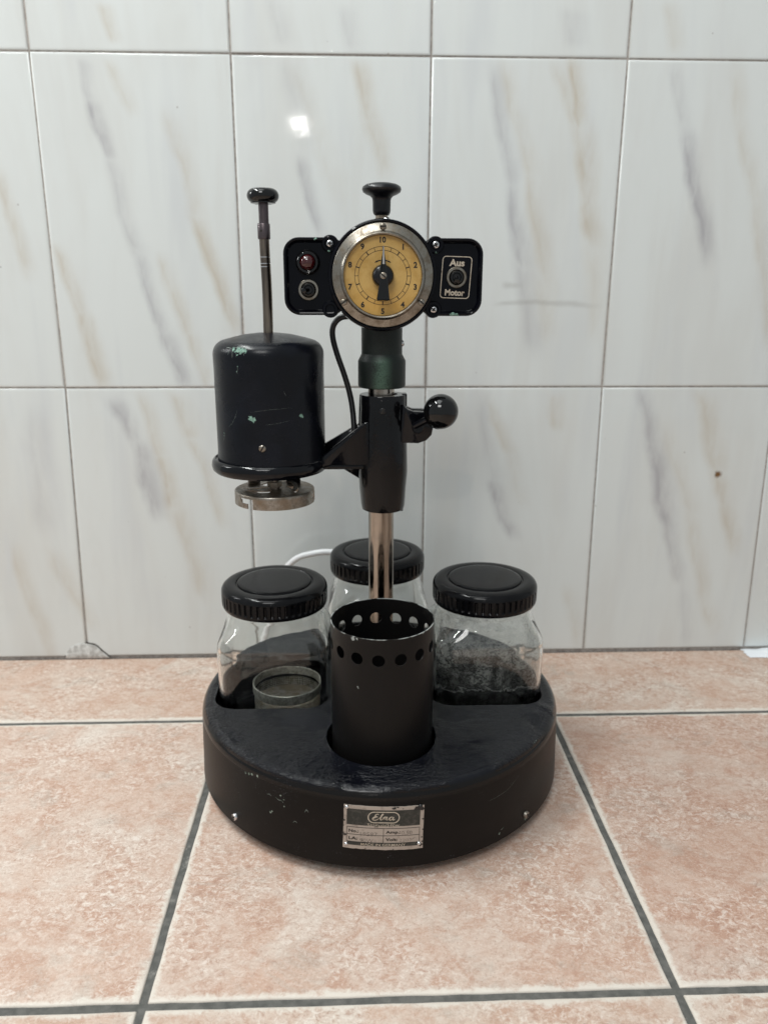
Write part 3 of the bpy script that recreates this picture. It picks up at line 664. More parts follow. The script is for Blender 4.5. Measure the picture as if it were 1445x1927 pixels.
# clamp bracket: two ears at the right of the sleeve
ear = [(.038, .3125), (.0540, .3118), (.0610, .3142), (.0655, .3190), (.0668, .3260), (.0640, .3330), (.0600, .3385), (.0500, .3388), (.0450, .3408), (.0400, .3450)]
for y0, y1 in ((-.2330, -.2235), (-.2170, -.2075)):
    build('clamp_ear', prism(ear, lambda u, v, w: (u, w, v), [y1, y1-.0010, y0+.0010, y0], [.0010, 0, 0, .0010]), M_GLOSS, mach, angle=50)
build('clamp_screw', lathe([(0, -.002), (.0050, -.002), (.0050, .0015), (.0042, .0024), (0, .0024)], (.0535, -.2330, .3255), (0, -1, 0), n=24), M_GLOSS, mach)
lever = build('clamp_lever', tube([(.0505, -.2365, .3275), (.0580, -.2420, .3325), (.0690, -.2480, .3390)], lambda t: .0028+.0008*t, 16), M_GLOSS, mach)
BC = Vector((.0712, -.2480, .3415))
bp_ = [(.0046, -.0142)]+[(.01455*math.sin(a), -.01455*math.cos(a)) for a in [math.radians(x) for x in range(22, 181, 8)]]
bp_[-1] = (0, .01455)
build('ball_knob', lathe([(0, -.0142)]+bp_, BC, Vector((.35, -.1, .9)).normalized(), n=56), M_BAKE, lever)

# ------------------------------------------------------------------ collar, neck
build('neck', lathe([(.0172, .3865), (.0172, .4125), (0, .4125)], (CX+.0004, CY, 0), n=56), M_GREEN, mach)
build('collar', lathe([(.0120, .3586), (.0190, .3584), (.0200, .3592), (.0202, .3610), (.0202, .3800), (.0199, .3812), (.0174, .3858), (.0172, .3868), (.010, .3868)], (CX+.0004, CY, 0), n=56), M_GREEN, mach)
full_screw(mach, (.0400, -.2190, .3950), (1, 0, 0), .0030, M_SCREW, 20, h=.0018)

# ------------------------------------------------------------------ head
HX, HZ, HF = .0228, .4490, -.2500
hd = [(0, .052), (.036, .052), (.0415, .048), (.0428, .040), (.0430, .004), (.0424, .0008), (.0412, 0), (.0398, .0004), (.0392, .0018), (.030, .0030), (0, .0030)]
build('head_housing', lathe(hd, (HX, HF, HZ), (0, 1, 0), n=96), M_HEAD, mach)
bz = [(.0396, .0012), (.0396, -.0012), (.0390, -.0018), (.0340, -.0020), (.0334, -.0024), (.0328, -.0042), (.0318, -.0050), (.0308, -.0047), (.0303, -.0035), (.0302, .0012)]
bezel = build('bezel', lathe(bz, (HX, HF, HZ), (0, 1, 0), n=128), M_NICKEL, mach, angle=50)
dial = build('dial', lathe([(0, -.0010), (.0303, -.0010), (.0303, .0020)], (HX, HF, HZ), (0, 1, 0), n=96), M_DIAL, mach)
for a in (90, 213, 327):
    t = math.radians(a); full_screw(bezel, (HX+.0366*math.cos(t), HF-.0019, HZ+.0366*math.sin(t)), (0, -1, 0), .0026, M_NICKEL, {90: 4, 213: 38, 327: -42}[a], grand=False, h=.0013)
fd = lambda u, v: (HX+u, HF-.00112, HZ+v)
pr = []
for R in (.0220, .0191):
    pr.append(stroke2d([(R*math.cos(2*PI*i/120), R*math.sin(2*PI*i/120)) for i in range(120)], .00032, fd, closed=True))
for k in range(20):
    t = PI/2-2*PI*k/20; major = k % 2 == 0
    r0, r1 = (.0190, .0222) if not major else (.0189, .0222)
    pr.append(stroke2d([(r0*math.cos(t), r0*math.sin(t)), (r1*math.cos(t), r1*math.sin(t))], .00075 if major else .00034, lambda u, v: (HX+u, HF-.00114-.0000*u, HZ+v)))
for k in range(1, 11):
    t = PI/2-2*PI*k/10; V, F = text_vf(str(k), .0057, bold=.00022)
    a, b_ = min(v.x for v in V), max(v.x for v in V); c_, d = min(v.y for v in V), max(v.y for v in V)
    R = .0269
    pr.append(([Vector(fd(R*math.cos(t)+(v.x-(a+b_)/2), R*math.sin(t)+(v.y-(c_+d)/2)*1.03)) for v in V], F))
for s in (1, -1):
    P = [(.0118*math.cos(math.radians(90+s*q)), .0118*math.sin(math.radians(90+s*q))) for q in range(8, 33, 3)]
    pr.append(stroke2d(P, [.0008 if i < len(P)-4 else .0012-.0003*(i-len(P)+4) for i in range(len(P))], lambda u, v: (HX+u, HF-.00116, HZ+v)))
build('dial_print', join(*pr), M_PRINT, dial, smooth=False)
kn = [(0, -.0022), (.0084, -.0022), (.0086, -.0035), (.0082, -.0075), (.0070, -.0098), (.0050, -.0108), (0, -.0110)]
knob = build('pointer_knob', lathe(kn, (HX, HF, HZ), (0, 1, 0), n=56), M_BAKES, mach)
pt = [(-.0001, .0218), (.0003, .0218), (.0009, .0165), (.0018, .0105), (.0029, .0030), (.0032, 0), (.0031, -.0040), (.0038, -.0110), (.0046, -.0172), (.0045, -.0184), (-.0050, -.0184), (-.0054, -.0172), (-.0043, -.0110), (-.0030, -.0040), (-.0032, 0), (-.0029, .0030), (-.0018, .0105), (-.0008, .0165)]
pt = [(u+.0003*(v < 0), v) for u, v in pt]
build('pointer_bar', prism(pt, lambda u, v, w: (HX+u, HF+w, HZ+v), [-.0095, -.0100, -.0150, -.0156], [.0003, 0, 0, .0006]), M_BAKE, knob, angle=40)
m = NT('pointer_white_line'); M_PW = m.set(col=(.42, .41, .40), rough=.3, metal=.3)
build('pointer_ridge', prism([(-.0003, .0216), (.0003, .0216), (.0010, .0085), (-.0008, .0085)], lambda u, v, w: (HX+u, HF+w, HZ+v), [-.0154, -.0160], [0, .0001]), M_PW, knob, angle=40)
full_screw(knob, (HX, HF-.0156, HZ), (0, -1, 0), .0025, M_STEEL, -40, grand=False, h=.0008)

# side panels (wings)
def wing(x0, x1, zc, hz, name, side):
    outer = rrect((x0+x1)/2, zc, (x1-x0)/2, hz, .0125, 8)
    f = lambda u, v, w: (u, w, v)
    # squared where it meets the round head
    V, F = prism(outer, f, [-.2200, -.2215, -.2385, -.2398, -.2402, -.2399, -.2386, -.2376], [.0012, 0, 0, .0006, .0014, .0022, .0030, .0042])
    return build(name, (V, F), M_HEAD, mach, angle=24)
wl = wing(-.0556, -.0060, .4484, .0298, 'switch_panel', -1); wl['label'] = 'left side panel with the red lamp'
wr_ = wing(.0520, .1034, .4480, .0300, 'switch_panel', 1); wr_['label'] = 'right side panel lettered Aus and Motor'
for x, z, mt, ang, r in ((-.0186, .4735, M_SCREW, 10, .0028), (-.0190, .4232, None, 0, .0026), (.0651, .4729, M_SCREW, 25, .0029), (.0643, .4231, M_SCREW, 50, .0027)):
    build('screw_boss', lathe([(.0070, .006), (.0066, -.0006), (.0060, -.0014), (.0040, -.0016), (.0034, -.0006), (0, -.0006)], (x, -.2388, z), (0, 1, 0), n=28), M_HEAD, mach)
    if mt: full_screw(mach, (x, -.2396, z), (0, -1, 0), r, mt, ang, True, h=.0013)
# indicator lamp
lx, lz = -.0363, .4592
lamp = build('indicator_lamp', lathe([(.0096, .0012), (.0098, -.0002), (.0094, -.0022), (.0080, -.0036), (.0064, -.0034), (.0060, -.0010)], (lx, -.2382, lz), (0, 1, 0), n=48), M_BAKE, mach)
build('red_jewel', lathe([(.0061, 0), (.0060, -.0020), (.0056, -.0042), (.0044, -.0062), (.0026, -.0074), (0, -.0079)], (lx, -.2392, lz), (0, 1, 0), n=40), M_RED, lamp)
m = NT('lamp_reflector'); M_REF = m.set(col=(.05, .005, .005), rough=.3, metal=.5)
build('reflector', lathe([(0, .0008), (.0058, .0008)], (lx, -.2392, lz), (0, 1, 0), n=24), M_REF, lamp)
def toggle(x, z, tip):
    o = build('toggle_switch', lathe([(.0083, .0015), (.0083, -.0006), (.0078, -.0012), (.0062, -.0013), (.0058, -.0009), (.0056, .0016)], (x, -.2384, z), (0, 1, 0), n=40), M_NICKEL, mach)
    build('bushing', lathe([(0, .0012), (.0057, .0012), (.0055, -.0016), (.0048, -.0028), (.0036, -.0030), (.0030, -.0018), (0, -.0018)], (x, -.2384, z), (0, 1, 0), n=32), M_BAKE, o)
    a = Vector((x, -.2396, z)); bq = Vector(tip)
    V1 = tube([a, a.lerp(bq, .45), a.lerp(bq, .8), a.lerp(bq, .95), bq], lambda t: .0014+.0010*t if t < .9 else .0015, 18)
    build('switch_lever', V1, M_BAKE, o, angle=60)
toggle(-.0362, .4382, (-.0398, -.2460, .4374)); toggle(.0824, .4482, (.0822, -.2465, .4450))
fl = lambda u, v: (.0821+u*math.cos(-.03)-v*math.sin(-.06), -.23775, .4481+u*math.sin(-.03)+v*math.cos(-.03))
fr = [rrect(0, 0, .0116, .0160, .0026, 5)]
lab = [stroke2d(fr[0], .00065, fl, closed=True), fit_text('Aus', -.0062, .0060, .0086, .0140, fl, .035), fit_text('Motor', -.0080, .0080, -.0142, -.0092, fl, .035)]
build('switch_lettering', join(*lab), M_CREAM, wr_, smooth=False)
# mushroom knob on the head
mk = [(0, .4960), (.0058, .4962), (.0068, .4978), (.0072, .4995), (.0073, .5070), (.0078, .5092), (.0095, .5108), (.0125, .5120), (.0150, .5136), (.0158, .5158), (.0152, .5176), (.0125, .5194), (.0080, .5204), (.0035, .5206), (0, .5205)]
build('lifting_knob', lathe(mk, (.0229, CY, 0), n=56), M_BAKES, mach)
build('knob_nut', lathe([(0, .486), (.0049, .486), (.0049, .4985), (0, .4985)], (.0229, CY, 0), n=6), M_STEEL, mach, angle=20)
full_screw(mach, (.0260, -.2440, .4914), (0, -.25, 1), .0028, M_SCREW, 15, h=.0015)

# ------------------------------------------------------------------ arm and motor
MX, MY = -.0722, -.2163
web1 = [(-.0360, .2885), (-.0300, .2960), (-.0290, .3005), (.0080, .3300), (.0120, .3310), (.0120, .2935), (-.0200, .2935)]
build('motor_arm', prism(web1, lambda u, v, w: (u, w, v), [-.2290, -.2298, -.2352, -.2360], [.0006, 0, 0, .0008]), M_GLOSS, mach, angle=50)
web2 = [(-.0360, .2890), (-.0300, .3050), (.0040, .3250), (.0100, .3250), (.0100, .2740), (.0030, .2755), (-.0175, .2885)]
build('motor_arm', prism(web2, lambda u, v, w: (u, w, v), [-.2020, -.2028, -.2072, -.2080], [.0006, 0, 0, .0008]), M_GLOSS, mach, angle=50)
from_bm('arm_plate', boxbm((-.0120, -.2185, .2912), (.050, .026, .0045), .0008), M_GLOSS, mach)
FC = -.0740
flg = [(0, .2885), (.044, .2868), (.0478, .2870), (.0498, .2890), (.0505, .2925), (.0500, .2958), (.0484, .2980), (.0472, .2984), (.0468, .2970), (0, .2970)]
build('motor_flange', lathe(flg, (FC, MY, 0), n=96), M_GLOSS, mach)
mot = [(.0455, .2960), (.0467, .2962), (.0467, .3000), (.0463, .3050), (.0462, .3700), (.0464, .3850)]+arc(.0344, .3862, .0120, 0, 72, 8)+[(.0300, .3998), (.020, .4021), (.010, .4033), (0, .4036)]
motor = build('motor_housing', lathe(mot, (MX, MY, 0), n=96), M_MOTOR, mach)
dd = Vector((-.0752-MX, -.2628-MY, 0)).normalized(); full_screw(motor, Vector((MX, MY, .3138))+dd*.0462, dd, .0030, M_STEEL, 60, grand=False, h=.0014)
rp = [(-.0719, .400), (-.0716, .420), (-.0716, .440), (-.0722, .465), (-.0724, .479)]
rod = build('lift_rod', tube([(x, MY, z) for x, z in rp], .0041, 24, sub=4), M_BROWN, mach)
build('rod_collar', lathe([(.0040, .4775), (.0049, .4777), (.0051, .4785), (.0051, .4890), (.0048, .4896), (.0040, .4896)], (-.0724, MY, 0), n=32), M_COLLAR, rod)
build('upper_rod', lathe([(.0040, .489), (.0040, .506), (0, .506)], (-.0721, MY, 0), n=32), M_COLLAR, rod)
build('cross_hole', lathe([(0, .0001), (.0010, .0001)], (-.0742, MY-.00478, .4838), (-.38, -1, 0), n=12), M_SLOT, rod)
for z in (.4585, .4635, .4560): build('score_line', lathe([(.00415, z), (.00418, z+.0003), (.00415, z+.0006)], (-.0721 if z > .46 else -.0721, MY, 0), n=24), M_SCREW, rod)
rk = [(.004, .5052), (.0075, .5044), (.0100, .5050)]+arc(.0072, .5106, .0056, -60, 80, 10)+[(.0040, .5166), (0, .5166)]
build('rod_knob', lathe([(0, .5056)]+rk, (-.0722, MY, 0), n=56), M_BAKE, rod)
# shaft and bayonet clutch
build('drive_shaft', lathe([(0, .2660), (.0046, .2660), (.0046, .2750), (.0036, .2752), (.0036, .2885)], (-.0712, MY, 0), n=24), M_ROD, mach)
build('shaft_nut', lathe([(.0035, .2705), (.0064, .2707), (.0064, .2752), (.0035, .2756)], (-.0712, MY, 0), n=6), M_STEEL, mach, angle=20)
DX, DY, DR = -.0712, MY, .0350
b = bmesh.new(); N = 120; zr = [.2578, .2600, .2620, .2650, .2665, .2680]
def skip(i, k):
    for a0 in (232, 352, 112):            # three bayonet slots: entry from below, then a turn to the left
        d = (i*3-a0) % 360
        if d < 9 and k <= 3: return True            # vertical entry
        if d >= 348 and k in (2, 3): return True     # horizontal leg
        if d >= 345 and k == 3: return True
    return False
rg = [[b.verts.new((DX+DR*math.cos(math.radians(i*3)), DY+DR*math.sin(math.radians(i*3)), z)) for i in range(N)] for z in zr]
for k in range(len(zr)-1):
    for i in range(N):
        if skip(i, k): continue
        j = (i+1) % N; b.faces.new((rg[k][i], rg[k][j], rg[k+1][j], rg[k+1][i]))
prev = rg[-1]
for r, z in ((.0347, .2688), (.0340, .2693)):
    nx = [b.verts.new((DX+r*math.cos(math.radians(i*3)), DY+r*math.sin(math.radians(i*3)), z)) for i in range(N)]
    for i in range(N): j = (i+1) % N; b.faces.new((prev[i], prev[j], nx[j], nx[i]))
    prev = nx
eds = [b.edges.get((prev[i], prev[(i+1) % N])) for i in range(N)]
for a0 in (200, 320, 80):                 # three curved slots in the top
    L = []
    for q in range(9):
        t = math.radians(a0+q*7.5); L.append((DX+(.026-.0011*q)*math.cos(t), DY+(.026-.0011*q)*math.sin(t)))
    for q in range(8, -1, -1):
        t = math.radians(a0+q*7.5); L.append((DX+(.0205-.0013*q)*math.cos(t), DY+(.0205-.0013*q)*math.sin(t)))
    lv = [b.verts.new((x, y, .2693)) for x, y in L]
    eds += [b.edges.new((lv[i], lv[(i+1) % len(lv)])) for i in range(len(lv))]
bmesh.ops.triangle_fill(b, use_beauty=True, edges=eds)
bmesh.ops.remove_doubles(b, verts=b.verts, dist=1e-6); bmesh.ops.recalc_face_normals(b, faces=b.faces)
bmesh.ops.solidify(b, geom=b.faces[:], thickness=.0009)
clutch = from_bm('basket_clutch', b, M_STEEL, mach, angle=35)
for a0 in (200, 320, 80):                  # sprung arms lifting over the slots, upturned tabs at the rim
    P = []
    for q in range(8):
        t = math.radians(a0-8+q*9); r = .0255-.0016*q; P.append((DX+r*math.cos(t), DY+r*math.sin(t), .2705+.00045*q))
    V, F = [], []
    for i, p in enumerate(P):
        t = math.radians(a0-8+i*9); n2 = Vector((math.cos(t), math.sin(t), 0))
        for s, zz in ((-1, 0), (1, 0), (1, .0009), (-1, .0009)): V.append(Vector(p)+n2*(s*.0022)+Vector((0, 0, zz)))
    for i in range(len(P)-1):
        for k in range(4): F.append((i*4+k, i*4+(k+1) % 4, i*4+4+(k+1) % 4, i*4+4+k))
    F += [(0, 1, 2, 3), tuple(range(len(V)-4, len(V)))]
    build('spring_arm', (V, F), M_STEEL, clutch, angle=30)
for a0, mt, hh, w in ((140, M_STEEL, .0048, 30), (55, M_GLOSS, .0062, 34), (-62, M_STEEL, .0006, 10)):
    V, F = [], []; nseg = 8
    for i in range(nseg+1):
        t = math.radians(a0+w*(i/nseg-.5)); rd = Vector((math.cos(t), math.sin(t), 0))
        for r, z in ((.0275, .2690), (.0262, .2690), (.0262, .2695+hh), (.0275, .2695+hh)): V.append(Vector((DX, DY, z))+rd*r)
    for i in range(nseg):
        for k in range(4): F.append((i*4+k, i*4+(k+1) % 4, i*4+4+(k+1) % 4, i*4+4+k))
    F += [(0, 1, 2, 3), tuple(range(len(V)-4, len(V)))]
    build('rim_tab', (V, F), mt, clutch, angle=30)
# cable from the head to the arm
build('cable', tube([(.0060, -.2080, .4150), (-.0028, -.2060, .4165), (-.0119, -.2040, .4150), (-.0176, -.2020, .4085), (-.0184, -.2010, .3990), (-.0150, -.2010, .3850), (-.0085, -.2020, .3660), (-.0040, -.2040, .3500), (-.0016, -.2070, .3350), (-.0006, -.2120, .3180), (-.0010, -.2160, .2950)], .0025, 14, sub=6), M_RUB, mach)
# mains lead
build('mains_lead', tube([(-.1150, -.0120, .0060), (-.1080, -.0150, .0500), (-.0930, -.0220, .1050), (-.0720, -.0300, .1350), (-.0500, -.0350, .1450), (-.0260, -.0380, .1475), (.0050, -.0420, .1400), (.0250, -.0480, .1000), (.0300, -.0560, .0400)], .0036, 14, sub=8), M_WHITE, mach)

# ------------------------------------------------------------------ perforated cup
KX, KY = .0212, -.3070
cup = empty('perforated_cup', (KX, KY, .030), 'tall black metal cup with a ring of round holes below its rim, standing in front', 'cup')
b = bmesh.new(); R0 = .0420; NH = 15; HZc, HR, SQ = .1652, .0050, None
sec = 2*PI/NH; half_u = sec*R0/2; half_v = half_u; ph0 = math.radians(-90-6.1)
def cyl(u, z): a = u/R0; return (KX+R0*math.cos(a), KY+R0*math.sin(a), z)
NA = 32
def sqp(t):
    c_, s_ = math.cos(t), math.sin(t); k = half_u/max(abs(c_), abs(s_)); return c_*k, s_*k
for h in range(NH):
    uc = (ph0+h*sec)*R0; rings = []
    for q in (0, .33, 1):
        row = []
        for i in range(NA):
            t = 2*PI*i/NA; su, sv = sqp(t); cu_, cv = HR*math.cos(t), HR*math.sin(t)
            row.append(b.verts.new(cyl(uc+cu_+(su-cu_)*q, HZc+cv+(sv-cv)*q)))
        rings.append(row)
    for k in range(2):
        for i in range(NA):
            j = (i+1) % NA; b.faces.new((rings[k][i], rings[k][j], rings[k+1][j], rings[k+1][i]))
# bands above and below, split at the same angles as the square edges
us = sorted(set(round(sqp(2*PI*i/NA)[0], 9) for i in range(NA) if abs(abs(sqp(2*PI*i/NA)[1])-half_v) < 1e-9))
ang = []
for h in range(NH):
    for u in us[:-1]: ang.append((ph0+h*sec)*R0+u)
nA = len(ang)
def band(z0, z1, cap=False):
    lo = [b.verts.new(cyl(u, z0)) for u in ang]; hi = [b.verts.new(cyl(u, z1)) for u in ang]
    for i in range(nA): j = (i+1) % nA; b.faces.new((lo[i], lo[j], hi[j], hi[i]))
    if cap: b.faces.new(lo[::-1])
band(HZc+half_v, .1830); band(.0310, HZc-half_v, True)
bmesh.ops.remove_doubles(b, verts=b.verts, dist=1e-5); bmesh.ops.recalc_face_normals(b, faces=b.faces)
bmesh.ops.solidify(b, geom=b.faces[:], thickness=.0008)
from_bm('cup_body', b, M_CUP, cup, angle=35)

# ------------------------------------------------------------------ jars
def rsq_pt(t, hw, rc):
    # point of a rounded square in direction t
    c_, s_ = abs(math.cos(t)), abs(math.sin(t)); k = hw/max(c_, s_); x, y = c_*k, s_*k; q = hw-rc
    if x > q and y > q:
        # intersect with the corner circle centred (q,q)
        bq = c_*q+s_*q; disc = bq*bq-(2*q*q-rc*rc); k = bq+math.sqrt(max(disc, 0)); x, y = c_*k, s_*k
    return math.copysign(x, math.cos(t)), math.copysign(y, math.sin(t))
def jar_vf():
    N = 96; V, F = [], []; rows = []
    outer = [(0, .0325, .030, 0), (.5, .0325, .030, 0), (.0440, .0300, .022, 1), (.0480, .0308, .022, 1), (.0500, .0345, .022, 1), (.0505, .0420, .022, 1), (.0505, .1050, .020, 1), (.0507, .1230, .020, 1), (.0505, .1275, .020, 1), (.0499, .1310, .020, .98), (.0488, .1345, .021, .93), (.0474, .1385, .022, .78), (.0460, .1425, .024, .52), (.0447, .1470, .026, .22), (.0438, .1510, .028, .04), (.0434, .1535, .03, 0), (.0437, .1550, .03, 0), (.0434, .1562, .03, 0), (.0426, .1575, .03, 0), (.0424, .1720, .03, 0), (.0414, .1728, .03, 0)]
    inner = [(.0400, .1722, .03, 0), (.0400, .1575, .03, 0), (.0410, .1500, .026, .05), (.0422, .1460, .024, .25), (.0436, .1415, .022, .55), (.0450, .1375, .020, .80), (.0464, .1335, .019, .94), (.0474, .1300, .018, 1), (.0480, .1265, .0178, 1), (.0481, .1050, .0178, 1), (.0480, .0430, .0195, 1), (.0470, .0385, .0195, 1), (.0440, .0362, .020, 1), (.030, .0358, .016, 1)]
    for L in (outer[2:], inner):
        for hw, z, rc, s in L:
            row = []
            for i in range(N):
                t = 2*PI*(i+.5)/N; x, y = rsq_pt(t, hw, min(rc, hw*.9)); cx, cy = hw*math.cos(t), hw*math.sin(t)
                row.append(len(V)); V.append(Vector((cx+(x-cx)*s, cy+(y-cy)*s, z)))
            rows.append(row)
    for a, b_ in zip(rows[:-1], rows[1:]):
        for i in range(N): j = (i+1) % N; F.append((a[i], a[j], b_[j], b_[i]))
    V.append(Vector((0, 0, .0330))); k = len(V)-1
    for i in range(N): F.append((rows[0][(i+1) % N], rows[0][i], k))
    V.append(Vector((0, 0, .0365))); k = len(V)-1
    for i in range(N): F.append((rows[-1][i], rows[-1][(i+1) % N], k))
    return V, F
def lid_vf():
    NR = 50; per = 6; N = NR*per; V, F = [], []; rows = []
    prof = [(0, .1797, 0), (.020, .1796, 0), (.0300, .1795, 0), (.0328, .1793, 0), (.0336, .1789, 0), (.0341, .1775, 0), (.0350, .1773, 0), (.0357, .1782, 0), (.0385, .1786, 0), (.0430, .1784, 0), (.0458, .1774, 0), (.0476, .1757, 0), (.0486, .1735, 0), (.0488, .1722, 0), (.0488, .1714, .6), (.0488, .1706, 1), (.0487, .1640, 1), (.0487, .1622, 1), (.0486, .1612, .4), (.0486, .1606, 0), (.0483, .1588, 0), (.0474, .1572, 0), (.0455, .1572, 0), (.0452, .1600, 0), (.0450, .1735, 0), (.020, .1760, 0), (0, .1760, 0)]
    for r, z, g in prof:
        if r == 0: rows.append([len(V)]); V.append(Vector((0, 0, z))); continue
        row = []
        for i in range(N):
            ph = i % per; dent = .0016 if ph in (4, 5) else 0; dent = dent*g
            t = 2*PI*i/N; rr_ = r-dent; row.append(len(V)); V.append(Vector((rr_*math.cos(t), rr_*math.sin(t), z)))
        rows.append(row)
    for a, b_ in zip(rows[:-1], rows[1:]):
        for i in range(N):
            j = (i+1) % N
            if len(a) == 1: F.append((a[0], b_[i], b_[j]))
            elif len(b_) == 1: F.append((a[i], b_[0], a[j]))
            else: F.append((a[i], a[j], b_[j], b_[i]))
    return V, F
def mk(name, vf, mat, angle=35, z=.030):
    V, F = vf; V = [v-Vector((0, 0, z)) for v in V]
    me = bpy.data.meshes.new(name); me.from_pydata([v[:] for v in V], [], F)
    b = bmesh.new(); b.from_mesh(me); bmesh.ops.remove_doubles(b, verts=b.verts, dist=1e-7); bmesh.ops.recalc_face_normals(b, faces=b.faces); b.to_mesh(me); b.free()
    finish(me, True, angle); me.materials.append(mat); return me
m = NT('lid_bakelite'); ln = m.noise(900, 3, .6); sc2 = m.noise(160, 3, .6, .6)
dl = m.mr(m.noise(1400, 2), .70, .78, 0, .22)
M_LID = m.set(col=m.mix(dl, m.mix(m.mr(m.noise(50, 4), .4, .7), (.0040, .0040, .0048), (.0070, .0070, .0078)), (.10, .10, .10)), rough=m.mr(sc2, .35, .7, .11, .22), spec=.17, normal=m.bump(m.noise(50, 3), .12, .0006))
jar_me = mk('jar_glass', jar_vf(), M_GLASS, 70); lid_me = mk('screw_lid', lid_vf(), M_LID, 32)
JARS = [((-.0754, -.2085), 'clear square glass jar holding a wire mesh tray, black screw lid, left of the cup', 8),
        ((.1209, -.2055), 'square glass jar clouded inside with grey dried residue, black screw lid', 31),
        ((.0222, -.1232), 'glass jar with black screw lid standing behind the column near the wall', 57)]
jar0 = None
for (x, y), label, rot in JARS:
    if jar0 is None:
        j = empty('glass_jar', (x, y, .0301), label, 'jar', 'glass jars with black lids standing in the base')
        g = bpy.data.objects.new('jar_glass', jar_me); C.objects.link(g); g.parent = j
        l = bpy.data.objects.new('screw_lid', lid_me); C.objects.link(l); l.parent = j; jar0 = j; kids = [g, l]; WL[g] = WL[l] = WL[j]
        l.rotation_euler.z = math.radians(rot)
    else:
        j = jar0.copy(); C.objects.link(j); j.location = (x, y, .0301); j['label'] = label; WL[j] = Vector(j.location)
        for k_ in kids:
            c_ = k_.copy(); C.objects.link(c_); c_.parent = j
            if c_.name.startswith('screw_lid'): c_.rotation_euler.z = math.radians(rot)
        if rot == 31:
            # film on the inside of the glass
            N = 96; V, F = [], []; rows = []
            for z in [.040+.0045*q for q in range(23)]:
                hw = .0442; row = []
                for i in range(N):
                    t = 2*PI*(i+.5)/N; s = 1 if z < .129 else max(0, 1-(z-.129)/.02); px_, py_ = rsq_pt(t, hw, .0148); cxx, cyy = .0435*math.cos(t), .0435*math.sin(t)
                    h2 = .0477 if z < .125 else .0477-.0060*min(1, (z-.125)/.018)
                    px_, py_ = rsq_pt(t, h2, .0176); cxx, cyy = h2*math.cos(t), h2*math.sin(t)
                    row.append(len(V)); V.append(Vector((cxx+(px_-cxx)*s, cyy+(py_-cyy)*s, z)))
                rows.append(row)
            for a, b_ in zip(rows[:-1], rows[1:]):
                for i in range(N): jn = (i+1) % N; F.append((a[i], a[jn], b_[jn], b_[i]))
            V = [v-Vector((0, 0, .030)) for v in V]
            me = bpy.data.meshes.new('residue_film'); me.from_pydata([v[:] for v in V], [], F); finish(me, True, None); me.materials.append(M_RESID)
            o = bpy.data.objects.new('residue_film', me); C.objects.link(o); o.parent = j

m = NT('dull_tinned_metal'); n2 = m.noise(200, 5, .7); M_TRAY = m.set(col=m.mix(m.mr(n2, .4, .65), (.62, .62, .56), (.34, .33, .28)), metal=.7, rough=.42)
# wire mesh tray lying in the left jar
TX, TY, TZ = -.0655, -.2150, .0455
tray = empty('mesh_tray', (TX, TY, TZ), 'small round metal tray with wire mesh sides lying inside the left jar', 'tray')
build('rim_band', lathe([(.0318, .0345), (.0325, .0350), (.0330, .0344), (.0330, .0260), (.0326, .0255), (.0318, .0260)], (TX, TY, TZ), n=72, closed=True), M_TRAY, tray)
b = bmesh.new(); N = 110; zz = [.002+.0021*i for i in range(11)]
rg = [[b.verts.new((TX+.0318*math.cos(2*PI*i/N), TY+.0318*math.sin(2*PI*i/N), TZ+z)) for i in range(N)] for z in zz]
for k in range(len(zz)-1):
    for i in range(N): j = (i+1) % N; b.faces.new((rg[k][i], rg[k][j], rg[k+1][j], rg[k+1][i]))
bmesh.ops.wireframe(b, faces=b.faces[:], thickness=.0007, use_replace=True, use_even_offset=True)
o = from_bm('wire_mesh', b, M_TRAY, tray, angle=None); o['kind'] = 'stuff'
build('tray_floor', lathe([(0, .0135), (.0318, .0135), (.0318, .0125), (0, .0125)], (TX, TY, TZ), n=48), M_STEEL, tray)

# crumpled white film at the right, by the foot of the wall
rr = random.Random(2); V, F = [], []; n1, n2 = 22, 14
for j in range(n2):
    for i in range(n1):
        u, v = i/(n1-1), j/(n2-1); x = .486+.11*u; y = -.001-.024*v
        env = math.sin(PI*min(1, max(0, v)))**.6*min(1, u*2.2+.02); z = .0004+env*(.0060+.016*abs(mnoise.noise(Vector((u*4, v*3, 3.3)))))*(.4+u)
        V.append((x+.003*mnoise.noise(Vector((v*6, u*2, 9))), y+.003*mnoise.noise(Vector((u*6, v*2, 5))), z))
for j in range(n2-1):
    for i in range(n1-1): a = j*n1+i; F.append((a, a+1, a+n1+1, a+n1))
film = build('plastic_sheet', (V, F), M_FILM, loc=(.53, -.03, 0), angle=None)
film['label'] = 'crumpled white plastic sheet on the floor at the right edge by the wall'; film['category'] = 'plastic sheet'

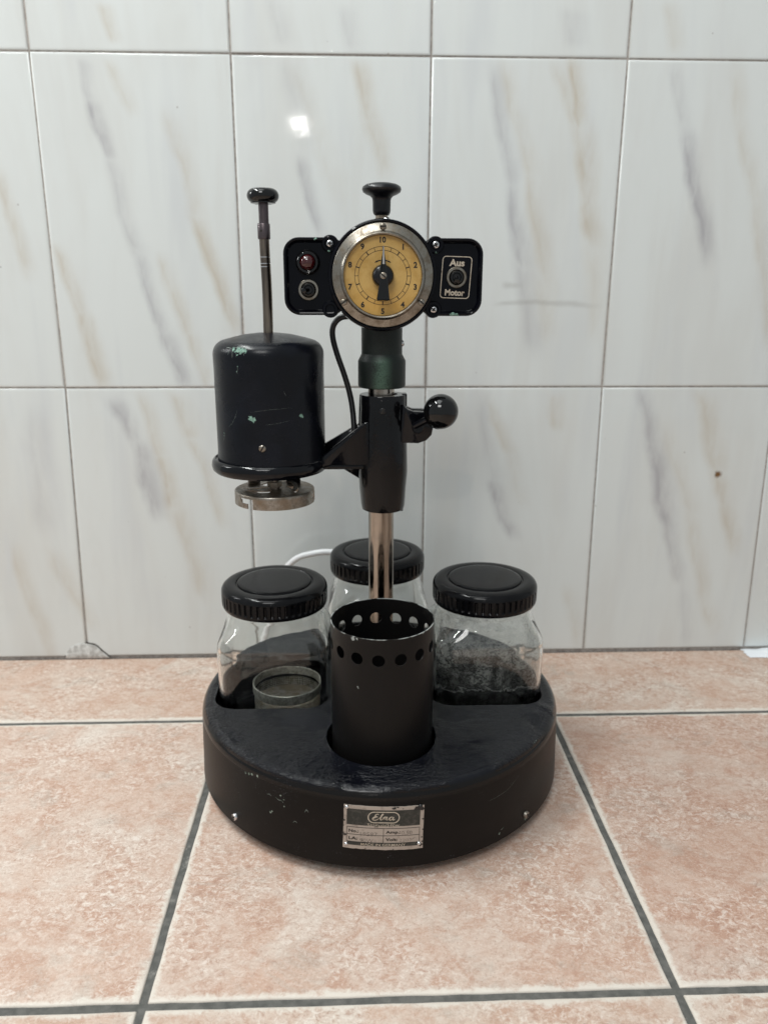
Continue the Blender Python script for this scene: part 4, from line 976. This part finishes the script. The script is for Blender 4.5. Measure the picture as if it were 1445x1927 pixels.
# scratches and thin runs worn through the paint
m = NT('scratch_primer'); M_SCR = m.set(col=m.mix(m.mr(m.noise(900, 2), .4, .6), (.10, .15, .125), (.27, .29, .27)), rough=.6)
def scratches(name, cx, cy, Rf, L, parent):
    vfs = []
    for pts, w in L:
        P = spline2d(pts, 5); w *= .75; P = [(a+.00025*mnoise.noise(Vector((a*900, z*900, 1))), z+.0003*mnoise.noise(Vector((z*700, a*900, 5)))) for a, z in P]
        n = len(P); ws = [w*(.35+.65*abs(math.sin(PI*(i+.5)/n)))*(.6+.8*abs(mnoise.noise(Vector((i*1.7, w*1e4, 2))))) for i in range(n)]
        vfs.append(stroke2d(P, ws, lambda u, z: (cx+(Rf(z)+.00006)*math.cos(-PI/2+u/Rf(z)), cy+(Rf(z)+.00006)*math.sin(-PI/2+u/Rf(z)), z)))
    build(name, join(*vfs), M_SCR, parent, smooth=False, fix=False)['kind'] = 'stuff'
mR = lambda z: .0463 if z < .386 else .0344+math.sqrt(max(.0120**2-(z-.3862)**2, 0))
MS = [([(-.0265, .3925), (-.0260, .3880), (-.0265, .3850)], .00035), ([(-.0225, .3930), (-.0222, .3868)], .0003), ([(-.0200, .3925), (-.0190, .3890)], .00045), ([(-.0290, .3928), (-.0310, .3882)], .00035), ([(-.0165, .3930), (-.0150, .3880)], .0003), ([(-.0240, .3938), (-.0180, .3942), (-.0120, .3934)], .0007), ([(-.0330, .3936), (-.0270, .3932)], .0006),
      ([(-.0220, .3800), (-.0213, .3775), (-.0221, .3750), (-.0216, .3735)], .0003), ([(-.0335, .3300), (-.0300, .3330), (-.0270, .3370), (-.0250, .3410), (-.0240, .3440)], .00018), ([(-.0425, .3170), (-.0410, .3215), (-.0405, .3240)], .0004),
      ([(-.0120, .3430), (.0050, .3455), (.0230, .3462)], .00013), ([(.0000, .3330), (.0120, .3345), (.0200, .3360)], .00013), ([(.0160, .3600), (.0175, .3560)], .00016)]
scratches('paint_scratch', MX, MY, mR, MS, motor)
bR = lambda z: .1663-(z-.011)*(.0017/.058)
BS = [([(-.0985, .0572), (-.0960, .0580), (-.0945, .0570)], .0005), ([(-.0900, .0573), (-.0870, .0560), (-.0850, .0563), (-.0825, .0548)], .0006), ([(-.0640, .0520), (-.0625, .0545), (-.0610, .0525)], .0006), ([(-.0745, .0400), (-.0725, .0418), (-.0710, .0405)], .0005),
      ([(.0850, .0520), (.0940, .0525), (.1060, .0545), (.1180, .0610)], .00018), ([(.0990, .0200), (.1020, .0208)], .0006)]
scratches('paint_scratch', BX, BY, bR, BS, base)
